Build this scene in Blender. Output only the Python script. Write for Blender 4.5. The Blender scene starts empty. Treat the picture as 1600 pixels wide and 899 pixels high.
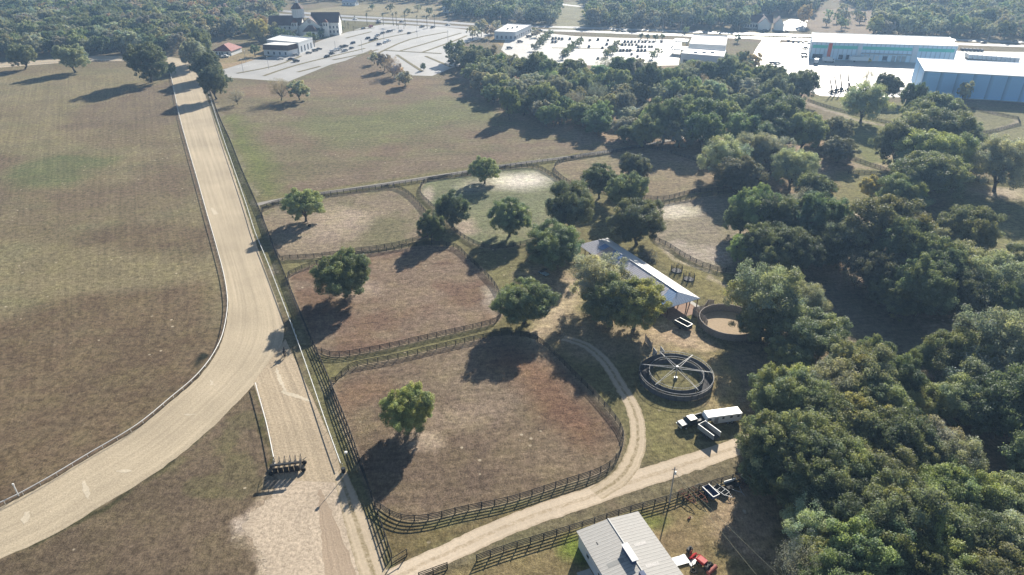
import bpy, bmesh, math, random
import numpy as np
from mathutils import Vector, Matrix
R = math.radians
scn = bpy.context.scene
C = scn.collection
rng = np.random.default_rng(7)
random.seed(7)

# ------------------------------------------------------------ camera, sky, sun, exposure
PITCH = R(29.0); FP = 1067.0; CAMH = 95.0
cam_d = bpy.data.cameras.new('camera'); cam = bpy.data.objects.new('camera', cam_d); C.objects.link(cam)
cam.location = (0, 0, CAMH); cam.rotation_euler = (R(90) - PITCH, 0, 0)
cam_d.sensor_width = 36; cam_d.lens = 36 * FP / 1600; cam_d.clip_end = 8000; cam_d.clip_start = 0.5
scn.camera = cam
SUN_AZ = R(21.5); SUN_EL = R(25.5)
w = bpy.data.worlds.new('World'); scn.world = w; w.use_nodes = True
nt = w.node_tree; bg = nt.nodes['Background']; sky = nt.nodes.new('ShaderNodeTexSky')
sky.sky_type = 'NISHITA'; sky.sun_disc = False; sky.sun_elevation = SUN_EL; sky.sun_rotation = SUN_AZ
sky.air_density = 1.0; sky.dust_density = 0.6; sky.ozone_density = 1.5
nt.links.new(sky.outputs[0], bg.inputs[0]); bg.inputs[1].default_value = 0.05
sl = bpy.data.lights.new('sun', 'SUN'); sl.energy = 5.0; sl.angle = R(0.5); sl.color = (1.0, 0.93, 0.81)
so = bpy.data.objects.new('sun', sl); C.objects.link(so)
sd = Vector((math.sin(SUN_AZ) * math.cos(SUN_EL), math.cos(SUN_AZ) * math.cos(SUN_EL), math.sin(SUN_EL)))
so.rotation_euler = sd.to_track_quat('Z', 'Y').to_euler(); so.location = (0, 0, 300)
vs = scn.view_settings; vs.view_transform = 'Standard'; vs.look = 'None'; vs.gamma = 1; vs.exposure = 1.08
try:
    scn.cycles.volume_bounces = 0; scn.cycles.max_bounces = 6; scn.cycles.transparent_max_bounces = 8
except Exception: pass

# ------------------------------------------------------------ where a spot of the photo lies on the ground
CP, SP = math.cos(PITCH), math.sin(PITCH)
def G(px, py, z=0.0):
    u = (px - 800) / FP; v = (449.5 - py) / FP
    t = (CAMH - z) / (SP - v * CP)
    return (u * t, (CP + v * SP) * t)
def depth_at(x, y, z=0): return y * CP + (CAMH - z) * SP
def GP(pts, z=0): return [G(a, b, z) for a, b in pts]
def lin(r, g, b):
    f = lambda c: (c / 255 / 12.92) if c / 255 < .04045 else ((c / 255 + .055) / 1.055) ** 2.4
    return np.array([f(r), f(g), f(b)])
K = 1.42
def alb(r, g, b): return lin(r, g, b) / K

# ------------------------------------------------------------ mesh helpers
def put(o, parent=None):
    C.objects.link(o)
    if parent: o.parent = parent
    return o
def tag(o, label=None, cat=None, group=None, kind=None):
    if label: o['label'] = label
    if cat: o['category'] = cat
    if group: o['group'] = group
    if kind: o['kind'] = kind
    return o
def empty(name, loc, rz=0):
    o = bpy.data.objects.new(name, None); o.location = loc; o.rotation_euler = (0, 0, rz); o.empty_display_size = .5
    C.objects.link(o); return o
class MB:
    def __init__(s): s.v = []; s.f = []; s.m = []
    def face(s, idx, m=0): s.f.append(tuple(idx)); s.m.append(m)
    def box(s, x0, x1, y0, y1, z0, z1, m=0, M=None):
        b = len(s.v)
        p = [(x, y, z) for z in (z0, z1) for x, y in ((x0, y0), (x1, y0), (x1, y1), (x0, y1))]
        if M is not None: p = [tuple(M @ Vector(q)) for q in p]
        s.v += p
        for q in ((0, 3, 2, 1), (4, 5, 6, 7), (0, 1, 5, 4), (1, 2, 6, 5), (2, 3, 7, 6), (3, 0, 4, 7)): s.face([b + i for i in q], m)
    def prism(s, poly, a0, a1, axis='y', m=0):      # poly in the plane across the axis, extruded along it
        b = len(s.v); n = len(poly)
        for a in (a0, a1):
            for p, q in poly:
                s.v.append({'y': (p, a, q), 'x': (a, p, q), 'z': (p, q, a)}[axis])
        s.face(range(b + n - 1, b - 1, -1), m); s.face(range(b + n, b + 2 * n), m)
        for i in range(n):
            j = (i + 1) % n; s.face((b + i, b + j, b + n + j, b + n + i), m)
    def tube(s, pts, r, n=6, m=0, cap=True):
        pts = [Vector(p) for p in pts]; rs = r if isinstance(r, (list, tuple)) else [r] * len(pts)
        b = len(s.v)
        for i, p in enumerate(pts):
            d = (pts[min(i + 1, len(pts) - 1)] - pts[max(i - 1, 0)])
            d = d.normalized() if d.length > 1e-9 else Vector((0, 0, 1))
            a = d.orthogonal().normalized() if abs(d.z) > .95 else d.cross(Vector((0, 0, 1))).normalized()
            c = d.cross(a)
            for k in range(n):
                t = 2 * math.pi * k / n
                s.v.append(tuple(p + a * math.cos(t) * rs[i] + c * math.sin(t) * rs[i]))
        for i in range(len(pts) - 1):
            for k in range(n):
                k2 = (k + 1) % n
                s.face((b + i * n + k, b + i * n + k2, b + (i + 1) * n + k2, b + (i + 1) * n + k), m)
        if cap:
            s.face([b + k for k in range(n)][::-1], m); s.face([b + (len(pts) - 1) * n + k for k in range(n)], m)
    def cyl(s, c, r, z0, z1, n=16, m=0, axis='z', r2=None):
        x, y = c
        if axis == 'z': s.tube([(x, y, z0), (x, y, z1)], [r, r if r2 is None else r2], n, m)
        if axis == 'y': s.tube([(x, z0, y), (x, z1, y)], r, n, m)
    def mesh(s, name, mats, bevel=0):
        me = bpy.data.meshes.new(name); me.from_pydata(s.v, [], s.f)
        for mt in (mats if isinstance(mats, (list, tuple)) else [mats]): me.materials.append(mt)
        me.polygons.foreach_set('material_index', s.m)
        bm = bmesh.new(); bm.from_mesh(me); bmesh.ops.recalc_face_normals(bm, faces=bm.faces)
        if bevel:
            bmesh.ops.bevel(bm, geom=[e for e in bm.edges if len(e.link_faces) == 2 and e.calc_face_angle(0) > .5], offset=bevel, segments=2, affect='EDGES', clamp_overlap=True)
        bm.to_mesh(me); bm.free(); me.update(); return me
    def obj(s, name, mats, parent=None, bevel=0):
        return put(bpy.data.objects.new(name, s.mesh(name, mats, bevel)), parent)

# ------------------------------------------------------------ materials
def mat(name, col=(.5, .5, .5), rough=.7, metal=0, spec=.3, var=.12, vscale=1.5, bump=0, bscale=8, objcol=False):
    m = bpy.data.materials.new(name); m.use_nodes = True; n = m.node_tree.nodes; l = m.node_tree.links
    b = n['Principled BSDF']; b.inputs['Roughness'].default_value = rough; b.inputs['Metallic'].default_value = metal
    b.inputs['Specular IOR Level'].default_value = spec
    tc = n.new('ShaderNodeTexCoord'); no = n.new('ShaderNodeTexNoise'); no.inputs['Scale'].default_value = vscale; no.inputs['Detail'].default_value = 5
    l.new(tc.outputs['Object'], no.inputs['Vector'])
    mr = n.new('ShaderNodeMapRange'); mr.inputs[3].default_value = 1 - var * 1.6; mr.inputs[4].default_value = 1 + var * 1.6
    l.new(no.outputs[0], mr.inputs[0])
    mx = n.new('ShaderNodeVectorMath'); mx.operation = 'SCALE'
    if objcol:
        oi = n.new('ShaderNodeObjectInfo'); l.new(oi.outputs['Color'], mx.inputs[0])
    else: mx.inputs[0].default_value = tuple(col)[:3]
    l.new(mr.outputs[0], mx.inputs['Scale']); l.new(mx.outputs[0], b.inputs['Base Color'])
    if bump:
        bn = n.new('ShaderNodeTexNoise'); bn.inputs['Scale'].default_value = bscale; l.new(tc.outputs['Object'], bn.inputs['Vector'])
        bu = n.new('ShaderNodeBump'); bu.inputs['Strength'].default_value = bump; bu.inputs['Distance'].default_value = .1
        l.new(bn.outputs[0], bu.inputs['Height']); l.new(bu.outputs[0], b.inputs['Normal'])
    return m
def ribbed(name, col, pitch=.6, axis=0, rough=.45, metal=.0, var=.15, col2=None):     # ribbed sheet metal, streaked by rain
    m = bpy.data.materials.new(name); m.use_nodes = True; n = m.node_tree.nodes; l = m.node_tree.links
    b = n['Principled BSDF']; b.inputs['Roughness'].default_value = rough; b.inputs['Metallic'].default_value = metal
    tc = n.new('ShaderNodeTexCoord'); sx = n.new('ShaderNodeSeparateXYZ'); l.new(tc.outputs['Object'], sx.inputs[0])
    dv = n.new('ShaderNodeMath'); dv.operation = 'DIVIDE'; dv.inputs[1].default_value = pitch; l.new(sx.outputs[axis], dv.inputs[0])
    fr = n.new('ShaderNodeMath'); fr.operation = 'FRACT'; l.new(dv.outputs[0], fr.inputs[0])
    st = n.new('ShaderNodeMapRange'); st.inputs[1].default_value = 0; st.inputs[2].default_value = .28; st.inputs[3].default_value = 1; st.inputs[4].default_value = 0
    l.new(fr.outputs[0], st.inputs[0])
    bu = n.new('ShaderNodeBump'); bu.inputs['Distance'].default_value = .05; bu.inputs['Strength'].default_value = .8; l.new(st.outputs[0], bu.inputs['Height']); l.new(bu.outputs[0], b.inputs['Normal'])
    mp = n.new('ShaderNodeMapping'); sc = [.25, .25, .25]; sc[axis] = 1.6; mp.inputs['Scale'].default_value = sc; l.new(tc.outputs['Object'], mp.inputs[0])
    no = n.new('ShaderNodeTexNoise'); no.inputs['Detail'].default_value = 6; l.new(mp.outputs[0], no.inputs['Vector'])
    cr = n.new('ShaderNodeValToRGB'); cr.color_ramp.elements[0].position = .35; cr.color_ramp.elements[1].position = .65
    c2 = col2 if col2 is not None else tuple(np.array(col) * (1 - var * 2))
    cr.color_ramp.elements[0].color = (*c2, 1); cr.color_ramp.elements[1].color = (*col, 1)
    l.new(no.outputs[0], cr.inputs[0])
    mx = n.new('ShaderNodeMixRGB'); mx.blend_type = 'MULTIPLY'; mx.inputs[2].default_value = (.55, .55, .57, 1); l.new(st.outputs[0], mx.inputs[0]); l.new(cr.outputs[0], mx.inputs[1])
    l.new(mx.outputs[0], b.inputs['Base Color']); return m
M = {}
M['black_wood'] = mat('black_wood', (.035, .033, .032), .8, var=.3)
M['grey_wood'] = mat('grey_wood', (.27, .235, .21), .85, var=.3, vscale=3)
M['brown_wood'] = mat('brown_wood', (.12, .07, .045), .85, var=.3)
M['bark'] = mat('bark', (.10, .085, .07), .9, var=.35, bump=.4)
M['white_paint'] = mat('white_paint', (.78, .78, .76), .4, var=.06)
M['white_metal'] = mat('white_metal', (.74, .75, .76), .35, var=.07)
M['grey_metal'] = mat('grey_metal', (.36, .37, .38), .45, .3, var=.1)
M['steel'] = mat('steel', (.55, .56, .57), .35, .6, var=.1)
M['dark_metal'] = mat('dark_metal', (.045, .047, .05), .5, .2, var=.2)
M['black'] = mat('black', (.018, .018, .02), .6, var=.2)
M['rubber'] = mat('rubber', (.02, .02, .02), .85, var=.2)
M['glass'] = mat('glass', (.02, .028, .035), .08, 0, .6, var=.05)
M['pane'] = mat('pane', (.05, .07, .10), .12, 0, .6, var=.2)
M['rust'] = mat('rust', (.20, .075, .045), .85, var=.35, vscale=5)
M['red'] = mat('red', (.42, .03, .03), .45, var=.15)
M['blue'] = mat('blue', (.06, .17, .40), .5, var=.15)
M['bed_blue'] = mat('bed_blue', (.05, .08, .17), .6, var=.2)
M['yellow'] = mat('yellow', (.5, .35, .03), .6)
M['paint'] = mat('car_paint', rough=.28, spec=.5, var=.03, objcol=True)
M['concrete'] = mat('concrete', (.42, .40, .36), .85, var=.12)
M['stucco'] = mat('stucco', (.80, .78, .73), .85, var=.06)
M['stucco_white'] = mat('stucco_white', (.70, .72, .74), .8, var=.05)
M['stone'] = mat('stone', (.42, .38, .33), .9, var=.25)
M['brick_red'] = mat('brick_red', (.42, .13, .09), .85)
M['tile_brown'] = ribbed('tile_brown', (.13, .07, .06), .5, 0, .8, var=.2)
M['tile_red'] = ribbed('tile_red', (.34, .085, .07), .5, 0, .7, var=.2)
M['membrane'] = mat('membrane', (.78, .76, .72), .75, var=.07, vscale=.2)
M['rug'] = mat('soil_red', (.30, .20, .15), .95, var=.3)
M['green_band'] = mat('green_band', (.16, .60, .50), .6, var=.05)
M['skin'] = mat('skin', (.45, .28, .20), .6)
M['horse_coat'] = mat('horse_coat', (.03, .02, .015), .5, var=.2)
M['cloth_dark'] = mat('cloth_dark', (.03, .035, .05), .9)
M['wire'] = mat('wire', (.45, .40, .25), .5)
M['ring_shade'] = mat('ring_shade', (.06, .058, .06), .9, var=.25)  # painted shade for the walker's ring floor
M['arm_grey'] = mat('arm_grey', (.48, .48, .48), .5)
M['rail_grey'] = mat('rail_grey', (.30, .31, .33), .6)
M['mesh_grey'] = mat('mesh_grey', (.10, .105, .12), .7, var=.2)

def noise_pipeline(n, l, vec, scale, detail=6, rough=.6):
    a = n.new('ShaderNodeTexNoise'); a.inputs['Scale'].default_value = scale; a.inputs['Detail'].default_value = detail; a.inputs['Roughness'].default_value = rough
    l.new(vec, a.inputs['Vector']); return a.outputs[0]
def maprange(n, l, src, a, b, c, d):
    m = n.new('ShaderNodeMapRange'); m.inputs[1].default_value = a; m.inputs[2].default_value = b; m.inputs[3].default_value = c; m.inputs[4].default_value = d
    l.new(src, m.inputs[0]); return m.outputs[0]
def mul(n, l, a, b):
    m = n.new('ShaderNodeMath'); m.operation = 'MULTIPLY'; l.new(a, m.inputs[0]); l.new(b, m.inputs[1]); return m.outputs[0]

def ground_material():
    m = bpy.data.materials.new('ground'); m.use_nodes = True; n = m.node_tree.nodes; l = m.node_tree.links
    b = n['Principled BSDF']; b.inputs['Roughness'].default_value = 1; b.inputs['Specular IOR Level'].default_value = .05
    at = n.new('ShaderNodeAttribute'); at.attribute_name = 'Col'
    tf = n.new('ShaderNodeAttribute'); tf.attribute_name = 'tuft'
    tc = n.new('ShaderNodeTexCoord'); P = tc.outputs['Object']
    mp = n.new('ShaderNodeMapping'); mp.inputs['Rotation'].default_value = (0, 0, R(-25)); mp.inputs['Scale'].default_value = (1, .35, 1); l.new(P, mp.inputs[0])
    big = maprange(n, l, noise_pipeline(n, l, P, .06, 6, .65), .3, .7, .84, 1.16)
    mid = maprange(n, l, noise_pipeline(n, l, P, .62, 7, .82), .33, .67, .42, 1.58)
    fin = maprange(n, l, noise_pipeline(n, l, mp.outputs[0], 3.2, 4, .8), .3, .7, .62, 1.38)
    rw = n.new('ShaderNodeAttribute'); rw.attribute_name = 'row'; rm = n.new('ShaderNodeMapping'); rm.inputs['Scale'].default_value = (.85, .02, 1); l.new(rw.outputs['Vector'], rm.inputs[0])
    row = maprange(n, l, noise_pipeline(n, l, rm.outputs[0], 1, 3, .7), .3, .7, .84, 1.16)
    f = mul(n, l, mul(n, l, mul(n, l, big, mid), fin), row)
    sc = n.new('ShaderNodeVectorMath'); sc.operation = 'SCALE'; l.new(at.outputs['Color'], sc.inputs[0]); l.new(f, sc.inputs['Scale'])
    # dry straw / greener blades
    hs = n.new('ShaderNodeMixRGB'); hs.blend_type = 'MULTIPLY'; hs.inputs[2].default_value = (.96, 1.02, .84, 1)
    l.new(maprange(n, l, noise_pipeline(n, l, P, .12, 8, .7), .45, .7, 0, .75), hs.inputs[0]); l.new(sc.outputs[0], hs.inputs[1])
    # pale specks of dead grass and sand
    vo = n.new('ShaderNodeTexNoise'); vo.inputs['Scale'].default_value = 2.2; vo.inputs['Detail'].default_value = 3; vo.inputs['Roughness'].default_value = .8; l.new(P, vo.inputs['Vector'])
    sp = maprange(n, l, vo.outputs[0], .62, .72, 0, .55)
    ms = n.new('ShaderNodeMixRGB'); ms.inputs[2].default_value = (*alb(196, 178, 150), 1)
    l.new(mul(n, l, sp, tf.outputs['Fac']), ms.inputs[0]); l.new(hs.outputs[0], ms.inputs[1])
    vr = n.new('ShaderNodeTexVoronoi'); vr.inputs['Scale'].default_value = .5; l.new(P, vr.inputs['Vector'])
    d_ = maprange(n, l, vr.outputs['Distance'], .13, .2, 1, 0); sr = n.new('ShaderNodeSeparateColor'); l.new(vr.outputs['Color'], sr.inputs[0]); rk = maprange(n, l, sr.outputs[0], .80, .82, 0, 1)
    pk = maprange(n, l, noise_pipeline(n, l, P, .035, 4, .6), .5, .56, 0, 1)
    m2 = n.new('ShaderNodeMixRGB'); m2.inputs[2].default_value = (*alb(214, 198, 172), 1); l.new(mul(n, l, mul(n, l, d_, rk), mul(n, l, pk, maprange(n, l, tf.outputs['Fac'], .2, .3, 0, 1))), m2.inputs[0]); l.new(ms.outputs[0], m2.inputs[1])
    l.new(m2.outputs[0], b.inputs['Base Color'])
    bu = n.new('ShaderNodeBump'); bu.inputs['Strength'].default_value = 1; bu.inputs['Distance'].default_value = .36
    hb = n.new('ShaderNodeMath'); hb.operation = 'ADD'; l.new(noise_pipeline(n, l, P, 1.3, 8, .8), hb.inputs[0]); hb.inputs[1].default_value = 0
    l.new(mul(n, l, hb.outputs[0], maprange(n, l, tf.outputs['Fac'], 0, 1, .45, 1.0)), bu.inputs['Height']); l.new(bu.outputs[0], b.inputs['Normal'])
    return m
def ribbon_material(name, col, stripes=.15, rut=0, rutcol=None, grain=.2, gscale=3, bump=.5, edge=.0, rough=.95, spec=.1, cross=0):
    m = bpy.data.materials.new(name); m.use_nodes = True; n = m.node_tree.nodes; l = m.node_tree.links
    b = n['Principled BSDF']; b.inputs['Roughness'].default_value = rough; b.inputs['Specular IOR Level'].default_value = spec
    uv = n.new('ShaderNodeAttribute'); uv.attribute_name = 'strip'
    tc = n.new('ShaderNodeTexCoord'); P = tc.outputs['Object']
    mp = n.new('ShaderNodeMapping'); mp.inputs['Scale'].default_value = (14, .012, 1); l.new(uv.outputs['Vector'], mp.inputs[0])
    s = maprange(n, l, noise_pipeline(n, l, mp.outputs[0], 1, 6, .7), .3, .7, 1 - stripes, 1 + stripes)
    g = maprange(n, l, noise_pipeline(n, l, P, gscale, 6, .8), .3, .7, 1 - grain, 1 + grain)
    bg_ = maprange(n, l, noise_pipeline(n, l, P, .05, 5, .6), .35, .65, .9, 1.1)
    f = mul(n, l, mul(n, l, s, g), bg_)
    sc = n.new('ShaderNodeVectorMath'); sc.operation = 'SCALE'; sc.inputs[0].default_value = tuple(col); l.new(f, sc.inputs['Scale'])
    out = sc.outputs[0]
    if rut:      # grassy middle between two wheel ruts: the 'strip' x runs 0..1 across
        sx = n.new('ShaderNodeSeparateXYZ'); l.new(uv.outputs['Vector'], sx.inputs[0])
        a = n.new('ShaderNodeMath'); a.operation = 'SUBTRACT'; l.new(sx.outputs[0], a.inputs[0]); a.inputs[1].default_value = .5
        ab = n.new('ShaderNodeMath'); ab.operation = 'ABSOLUTE'; l.new(a.outputs[0], ab.inputs[0])
        c1 = maprange(n, l, ab.outputs[0], .06, .14, 1, 0); c2 = maprange(n, l, ab.outputs[0], .36, .5, 0, 1)
        ad = n.new('ShaderNodeMath'); ad.operation = 'MAXIMUM'; l.new(c1, ad.inputs[0]); l.new(c2, ad.inputs[1])
        nz = maprange(n, l, noise_pipeline(n, l, P, 1.2, 6, .8), .38, .62, .0, rut)
        mx = n.new('ShaderNodeMixRGB'); mx.inputs[2].default_value = (*rutcol, 1); l.new(mul(n, l, ad.outputs[0], nz), mx.inputs[0]); l.new(out, mx.inputs[1]); out = mx.outputs[0]
    l.new(out, b.inputs['Base Color'])
    bu = n.new('ShaderNodeBump'); bu.inputs['Strength'].default_value = bump; bu.inputs['Distance'].default_value = .08
    l.new(noise_pipeline(n, l, P, gscale * 1.0, 6, .8), bu.inputs['Height']); l.new(bu.outputs[0], b.inputs['Normal'])
    return m

# ------------------------------------------------------------ numpy noise and polygon masks
def vnoise(x, y, s, seed=0, octv=4):
    out = np.zeros_like(x); amp = 1; tot = 0
    for o in range(octv):
        r = np.random.default_rng(seed * 31 + o).random((256, 256))
        xs = x / s; ys = y / s; xi = np.floor(xs).astype(int); yi = np.floor(ys).astype(int)
        fx = xs - xi; fy = ys - yi; fx = fx * fx * (3 - 2 * fx); fy = fy * fy * (3 - 2 * fy)
        a = r[xi & 255, yi & 255]; b = r[(xi + 1) & 255, yi & 255]; c = r[xi & 255, (yi + 1) & 255]; d = r[(xi + 1) & 255, (yi + 1) & 255]
        out += amp * ((a * (1 - fx) + b * fx) * (1 - fy) + (c * (1 - fx) + d * fx) * fy); tot += amp; amp *= .55; s /= 2.1
    return out / tot
def sdf(poly, X, Y):       # negative inside
    d = np.full(X.shape, 1e9); ins = np.zeros(X.shape, bool); n = len(poly)
    for i in range(n):
        x1, y1 = poly[i]; x2, y2 = poly[(i + 1) % n]
        dx, dy = x2 - x1, y2 - y1; L = dx * dx + dy * dy + 1e-9
        t = np.clip(((X - x1) * dx + (Y - y1) * dy) / L, 0, 1)
        d = np.minimum(d, np.hypot(X - x1 - t * dx, Y - y1 - t * dy))
        c = ((y1 > Y) != (y2 > Y)) & (X < (x2 - x1) * (Y - y1) / (y2 - y1 + 1e-12) + x1); ins ^= c
    return np.where(ins, -d, d)
def smooth(pts, closed=False, n=6):
    P = [np.array(p, float) for p in pts]; N = len(P); out = []
    rngi = range(N if closed else N - 1)
    for i in rngi:
        g = (lambda k: P[k % N]) if closed else (lambda k: P[min(max(k, 0), N - 1)])
        p0, p1, p2, p3 = g(i - 1), g(i), g(i + 1), g(i + 2)
        for k in range(n):
            t = k / n
            out.append(.5 * ((2 * p1) + (-p0 + p2) * t + (2 * p0 - 5 * p1 + 4 * p2 - p3) * t * t + (-p0 + 3 * p1 - 3 * p2 + p3) * t ** 3))
    if not closed: out.append(P[-1])
    return np.array(out)
def resample(pts, step=None, n=None):
    pts = np.array(pts); seg = np.hypot(*np.diff(pts, axis=0).T); s = np.concatenate([[0], np.cumsum(seg)])
    if n is None: n = max(2, int(round(s[-1] / step)) + 1)
    t = np.linspace(0, s[-1], n)
    return np.stack([np.interp(t, s, pts[:, 0]), np.interp(t, s, pts[:, 1])], 1)

# ------------------------------------------------------------ outlines taken once and used for ground, roads and fences
TR_IN = [(-260, 870), (-120, 838), (0, 793), (70, 757), (140, 715), (215, 670), (270, 625), (305, 595), (330, 565), (348, 530), (356, 490), (356, 465), (350, 430), (338, 385), (325, 340), (308, 280), (292, 225), (280, 180), (268, 122), (262, 108), (252, 100), (232, 97), (200, 96), (132, 96), (90, 99), (0, 106), (-150, 116)]
TR_OUT = [(-250, 980), (-120, 925), (0, 874), (87, 834), (145, 799), (220, 754), (275, 716), (327, 672), (360, 640), (398, 600), (430, 560), (444, 520), (436, 480), (425, 450), (405, 395), (397, 370), (385, 333), (366, 275), (347, 222), (330, 172), (312, 125), (300, 104), (285, 93), (250, 88.5), (200, 88), (132, 88), (90, 91), (0, 98), (-150, 108)]
PAD1 = [(410, 338), (419, 327), (446, 317), (504, 308), (600, 295), (625, 297), (645, 310), (662, 330), (676, 350), (672, 366), (660, 373), (617, 385), (550, 395), (500, 402), (450, 405), (435, 400)]
PAD2 = [(451, 443), (462, 427), (482, 418), (520, 407), (560, 400), (615, 391), (662, 384), (700, 385), (717, 391), (732, 406), (750, 422), (772, 446), (782, 467), (784, 488), (776, 502), (750, 511), (675, 528), (610, 543), (560, 553), (525, 557), (504, 552), (492, 543)]
PAD3 = [(520, 614), (527, 596), (542, 581), (562, 572), (615, 562), (700, 542), (750, 531), (785, 525), (822, 527), (845, 537), (867, 557), (900, 590), (930, 620), (960, 656), (972, 678), (972, 699), (960, 721), (935, 739), (875, 759), (800, 783), (725, 799), (675, 811), (640, 814), (612, 806), (590, 790), (581, 775)]
PAD4 = [(677, 325), (658, 305), (660, 289), (675, 282), (732, 274), (775, 266), (832, 262), (860, 274), (882, 292), (892, 315), (880, 345), (850, 372), (800, 386), (760, 388), (735, 378), (715, 365), (695, 345)]
PAD5 = [(912, 294), (888, 286), (867, 268), (873, 255), (900, 247), (940, 241), (1010, 232), (1080, 250), (1150, 280), (1165, 292), (1082, 302), (1020, 312)]
PAD6 = [(1010, 330), (1085, 311), (1180, 300), (1240, 330), (1250, 380), (1215, 412), (1142, 425), (1107, 419), (1075, 405), (1045, 386), (1020, 370)]
FENCE_L = [(318, 112), (332, 155), (345, 190), (360, 222), (378, 268), (400, 318), (414, 352), (433, 402), (452, 450), (486, 532), (512, 592), (545, 674), (575, 761), (612, 872)]
LOTL = [(345, 110), (400, 93), (440, 86), (470, 77), (505, 62), (560, 45), (600, 38), (700, 43), (770, 52), (750, 62), (712, 70), (722, 90), (735, 98), (705, 107), (675, 119), (645, 118), (620, 108), (592, 88), (580, 78), (540, 95), (517, 101), (450, 128), (352, 121)]
LOTM = [(790, 62), (835, 50), (900, 57), (1040, 62), (1066, 63), (1060, 102), (960, 104), (870, 100), (800, 92), (783, 78)]
LOTR = [(1190, 68), (1275, 66), (1500, 80), (1620, 82), (1640, 130), (1430, 152), (1330, 152), (1283, 150), (1240, 135), (1200, 112), (1192, 85)]

# ------------------------------------------------------------ ground sheet
def build_ground():
    ys = [-400., -150., 0., 25.]; y = 42.
    while y < 960: ys.append(y); y *= 1.0042
    ys += [1000, 1100, 1300, 1600, 2000, 2600, 3200]; ys = np.array(ys)
    ncol = 900; s = np.linspace(-1, 1, ncol)
    rows = []
    for yy in ys:
        ww = max(75, .84 * yy + 38); x = s * ww
        rows.append(np.concatenate([[-3300, -3000 if ww < 2800 else -3200], x, [3000 if ww < 2800 else 3200, 3300]]))
    X = np.array(rows); Y = np.repeat(ys[:, None], X.shape[1], 1)
    nr, nc = X.shape; x = X.ravel(); y = Y.ravel()
    N = len(x)
    wx = x + (vnoise(x, y, 9, 1) - .5) * 7; wy = y + (vnoise(x, y, 9, 2) - .5) * 7
    wX = x + (vnoise(x, y, 40, 3) - .5) * 34; wY = y + (vnoise(x, y, 40, 4) - .5) * 34
    n1 = vnoise(x, y, 45, 5); n2 = vnoise(x, y, 14, 6); n3 = vnoise(x, y, 4, 7); nst = vnoise(x * .35 + y * .1, y, 9, 9)
    col = np.tile(alb(132, 122, 98), (N, 1)); tuft = np.full(N, .35)
    def lay(mask, c, tf=None):
        nonlocal col, tuft
        mask = np.clip(mask, 0, 1)[:, None]; col = col * (1 - mask) + np.asarray(c) * mask
        if tf is not None: tuft = tuft * (1 - mask[:, 0]) + tf * mask[:, 0]
    def poly(pts, feather=1.5, warp=0, z=0):
        p = [tuple(q) for q in smooth(GP(pts), True, 4)]
        xx, yy = ((x, y), (wx, wy), (wX, wY))[warp]
        pa = np.array(p); bb = (xx > pa[:, 0].min() - 30) & (xx < pa[:, 0].max() + 30) & (yy > pa[:, 1].min() - 30) & (yy < pa[:, 1].max() + 30)
        d = np.full(N, 99.); d[bb] = sdf(p, xx[bb], yy[bb])
        return np.clip(.5 - d / feather, 0, 1)
    def blob(cx, cy, rx, ry, warp=1):   # an oval of rx, ry metres round a spot
        gx, gy = G(cx, cy); xx, yy = ((x, y), (wx, wy), (wX, wY))[warp]
        return np.clip(1.5 * (1 - np.sqrt(((xx - gx) / rx) ** 2 + ((yy - gy) / ry) ** 2)), 0, 1)
    st = lambda v, a, b: np.clip((v - a) / (b - a), 0, 1)
    olive, tan, brown, purple = alb(132, 127, 97), alb(148, 132, 108), alb(116, 100, 84), alb(122, 105, 95)
    # big open field in the middle
    lay(st(n1, .35, .6), alb(140, 128, 104)); lay(st(n2, .5, .7) * .7, alb(138, 118, 102)); lay(st(nst, .55, .72) * .5, alb(128, 126, 92))
    # infield left of the track
    inf = [(-700, 1100)] + TR_IN + [(-700, 120)]
    m = poly(inf, 1.2, 0)
    lay(m, alb(147, 135, 106), .5); lay(m * st(n1, .45, .62) * .8, alb(133, 119, 97)); lay(m * st(nst, .5, .68) * .55, alb(136, 130, 102)); lay(m * st(n2, .56, .7) * .5, alb(150, 138, 112))
    for p, c, a in [([(-50, 540), (60, 492), (115, 462), (200, 450), (300, 440), (348, 436), (352, 540), (300, 600), (200, 678), (0, 795), (-200, 860)], alb(124, 106, 86), .92),
                    ([(130, 370), (200, 345), (330, 350), (335, 400), (240, 395), (150, 390)], alb(118, 101, 84), .8),
                    ([(60, 310), (200, 285), (230, 262), (285, 262), (290, 298), (200, 300), (150, 315), (90, 322)], alb(128, 112, 94), .85),
                    ([(-20, 245), (40, 250), (25, 315), (-20, 315)], alb(126, 110, 94), .8),
                    ([(80, 205), (140, 165), (260, 130), (275, 190), (200, 195), (120, 200)], alb(132, 116, 98), .85),
                    ([(100, 195), (240, 190), (285, 215), (280, 235), (150, 225)], alb(134, 118, 98), .6),
                    ([(30, 280), (50, 255), (130, 245), (180, 255), (130, 285), (60, 292)], alb(112, 118, 84), .8)]:
        lay(m * poly(p, 9, 2) * a * (.65 + .6 * n3), c)
    bare = st(n3, .55, .75) * st(n2, .5, .6)
    # left foot: field under the track
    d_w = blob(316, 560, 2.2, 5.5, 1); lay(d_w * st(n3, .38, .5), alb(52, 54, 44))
    m = poly([(-300, 1010), (0, 876), (87, 836), (220, 756), (330, 674), (398, 604), (420, 680), (430, 735), (410, 790), (372, 825), (400, 905), (380, 1100), (-300, 1300)], 1.0, 0)
    lay(m, alb(128, 112, 94), .5); lay(m * st(n1, .45, .6) * .8, alb(114, 100, 83)); lay(m * st(nst, .5, .65) * .6, alb(138, 122, 100)); lay(m * st(n2, .68, .76) * .4, alb(118, 116, 80))
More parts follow.
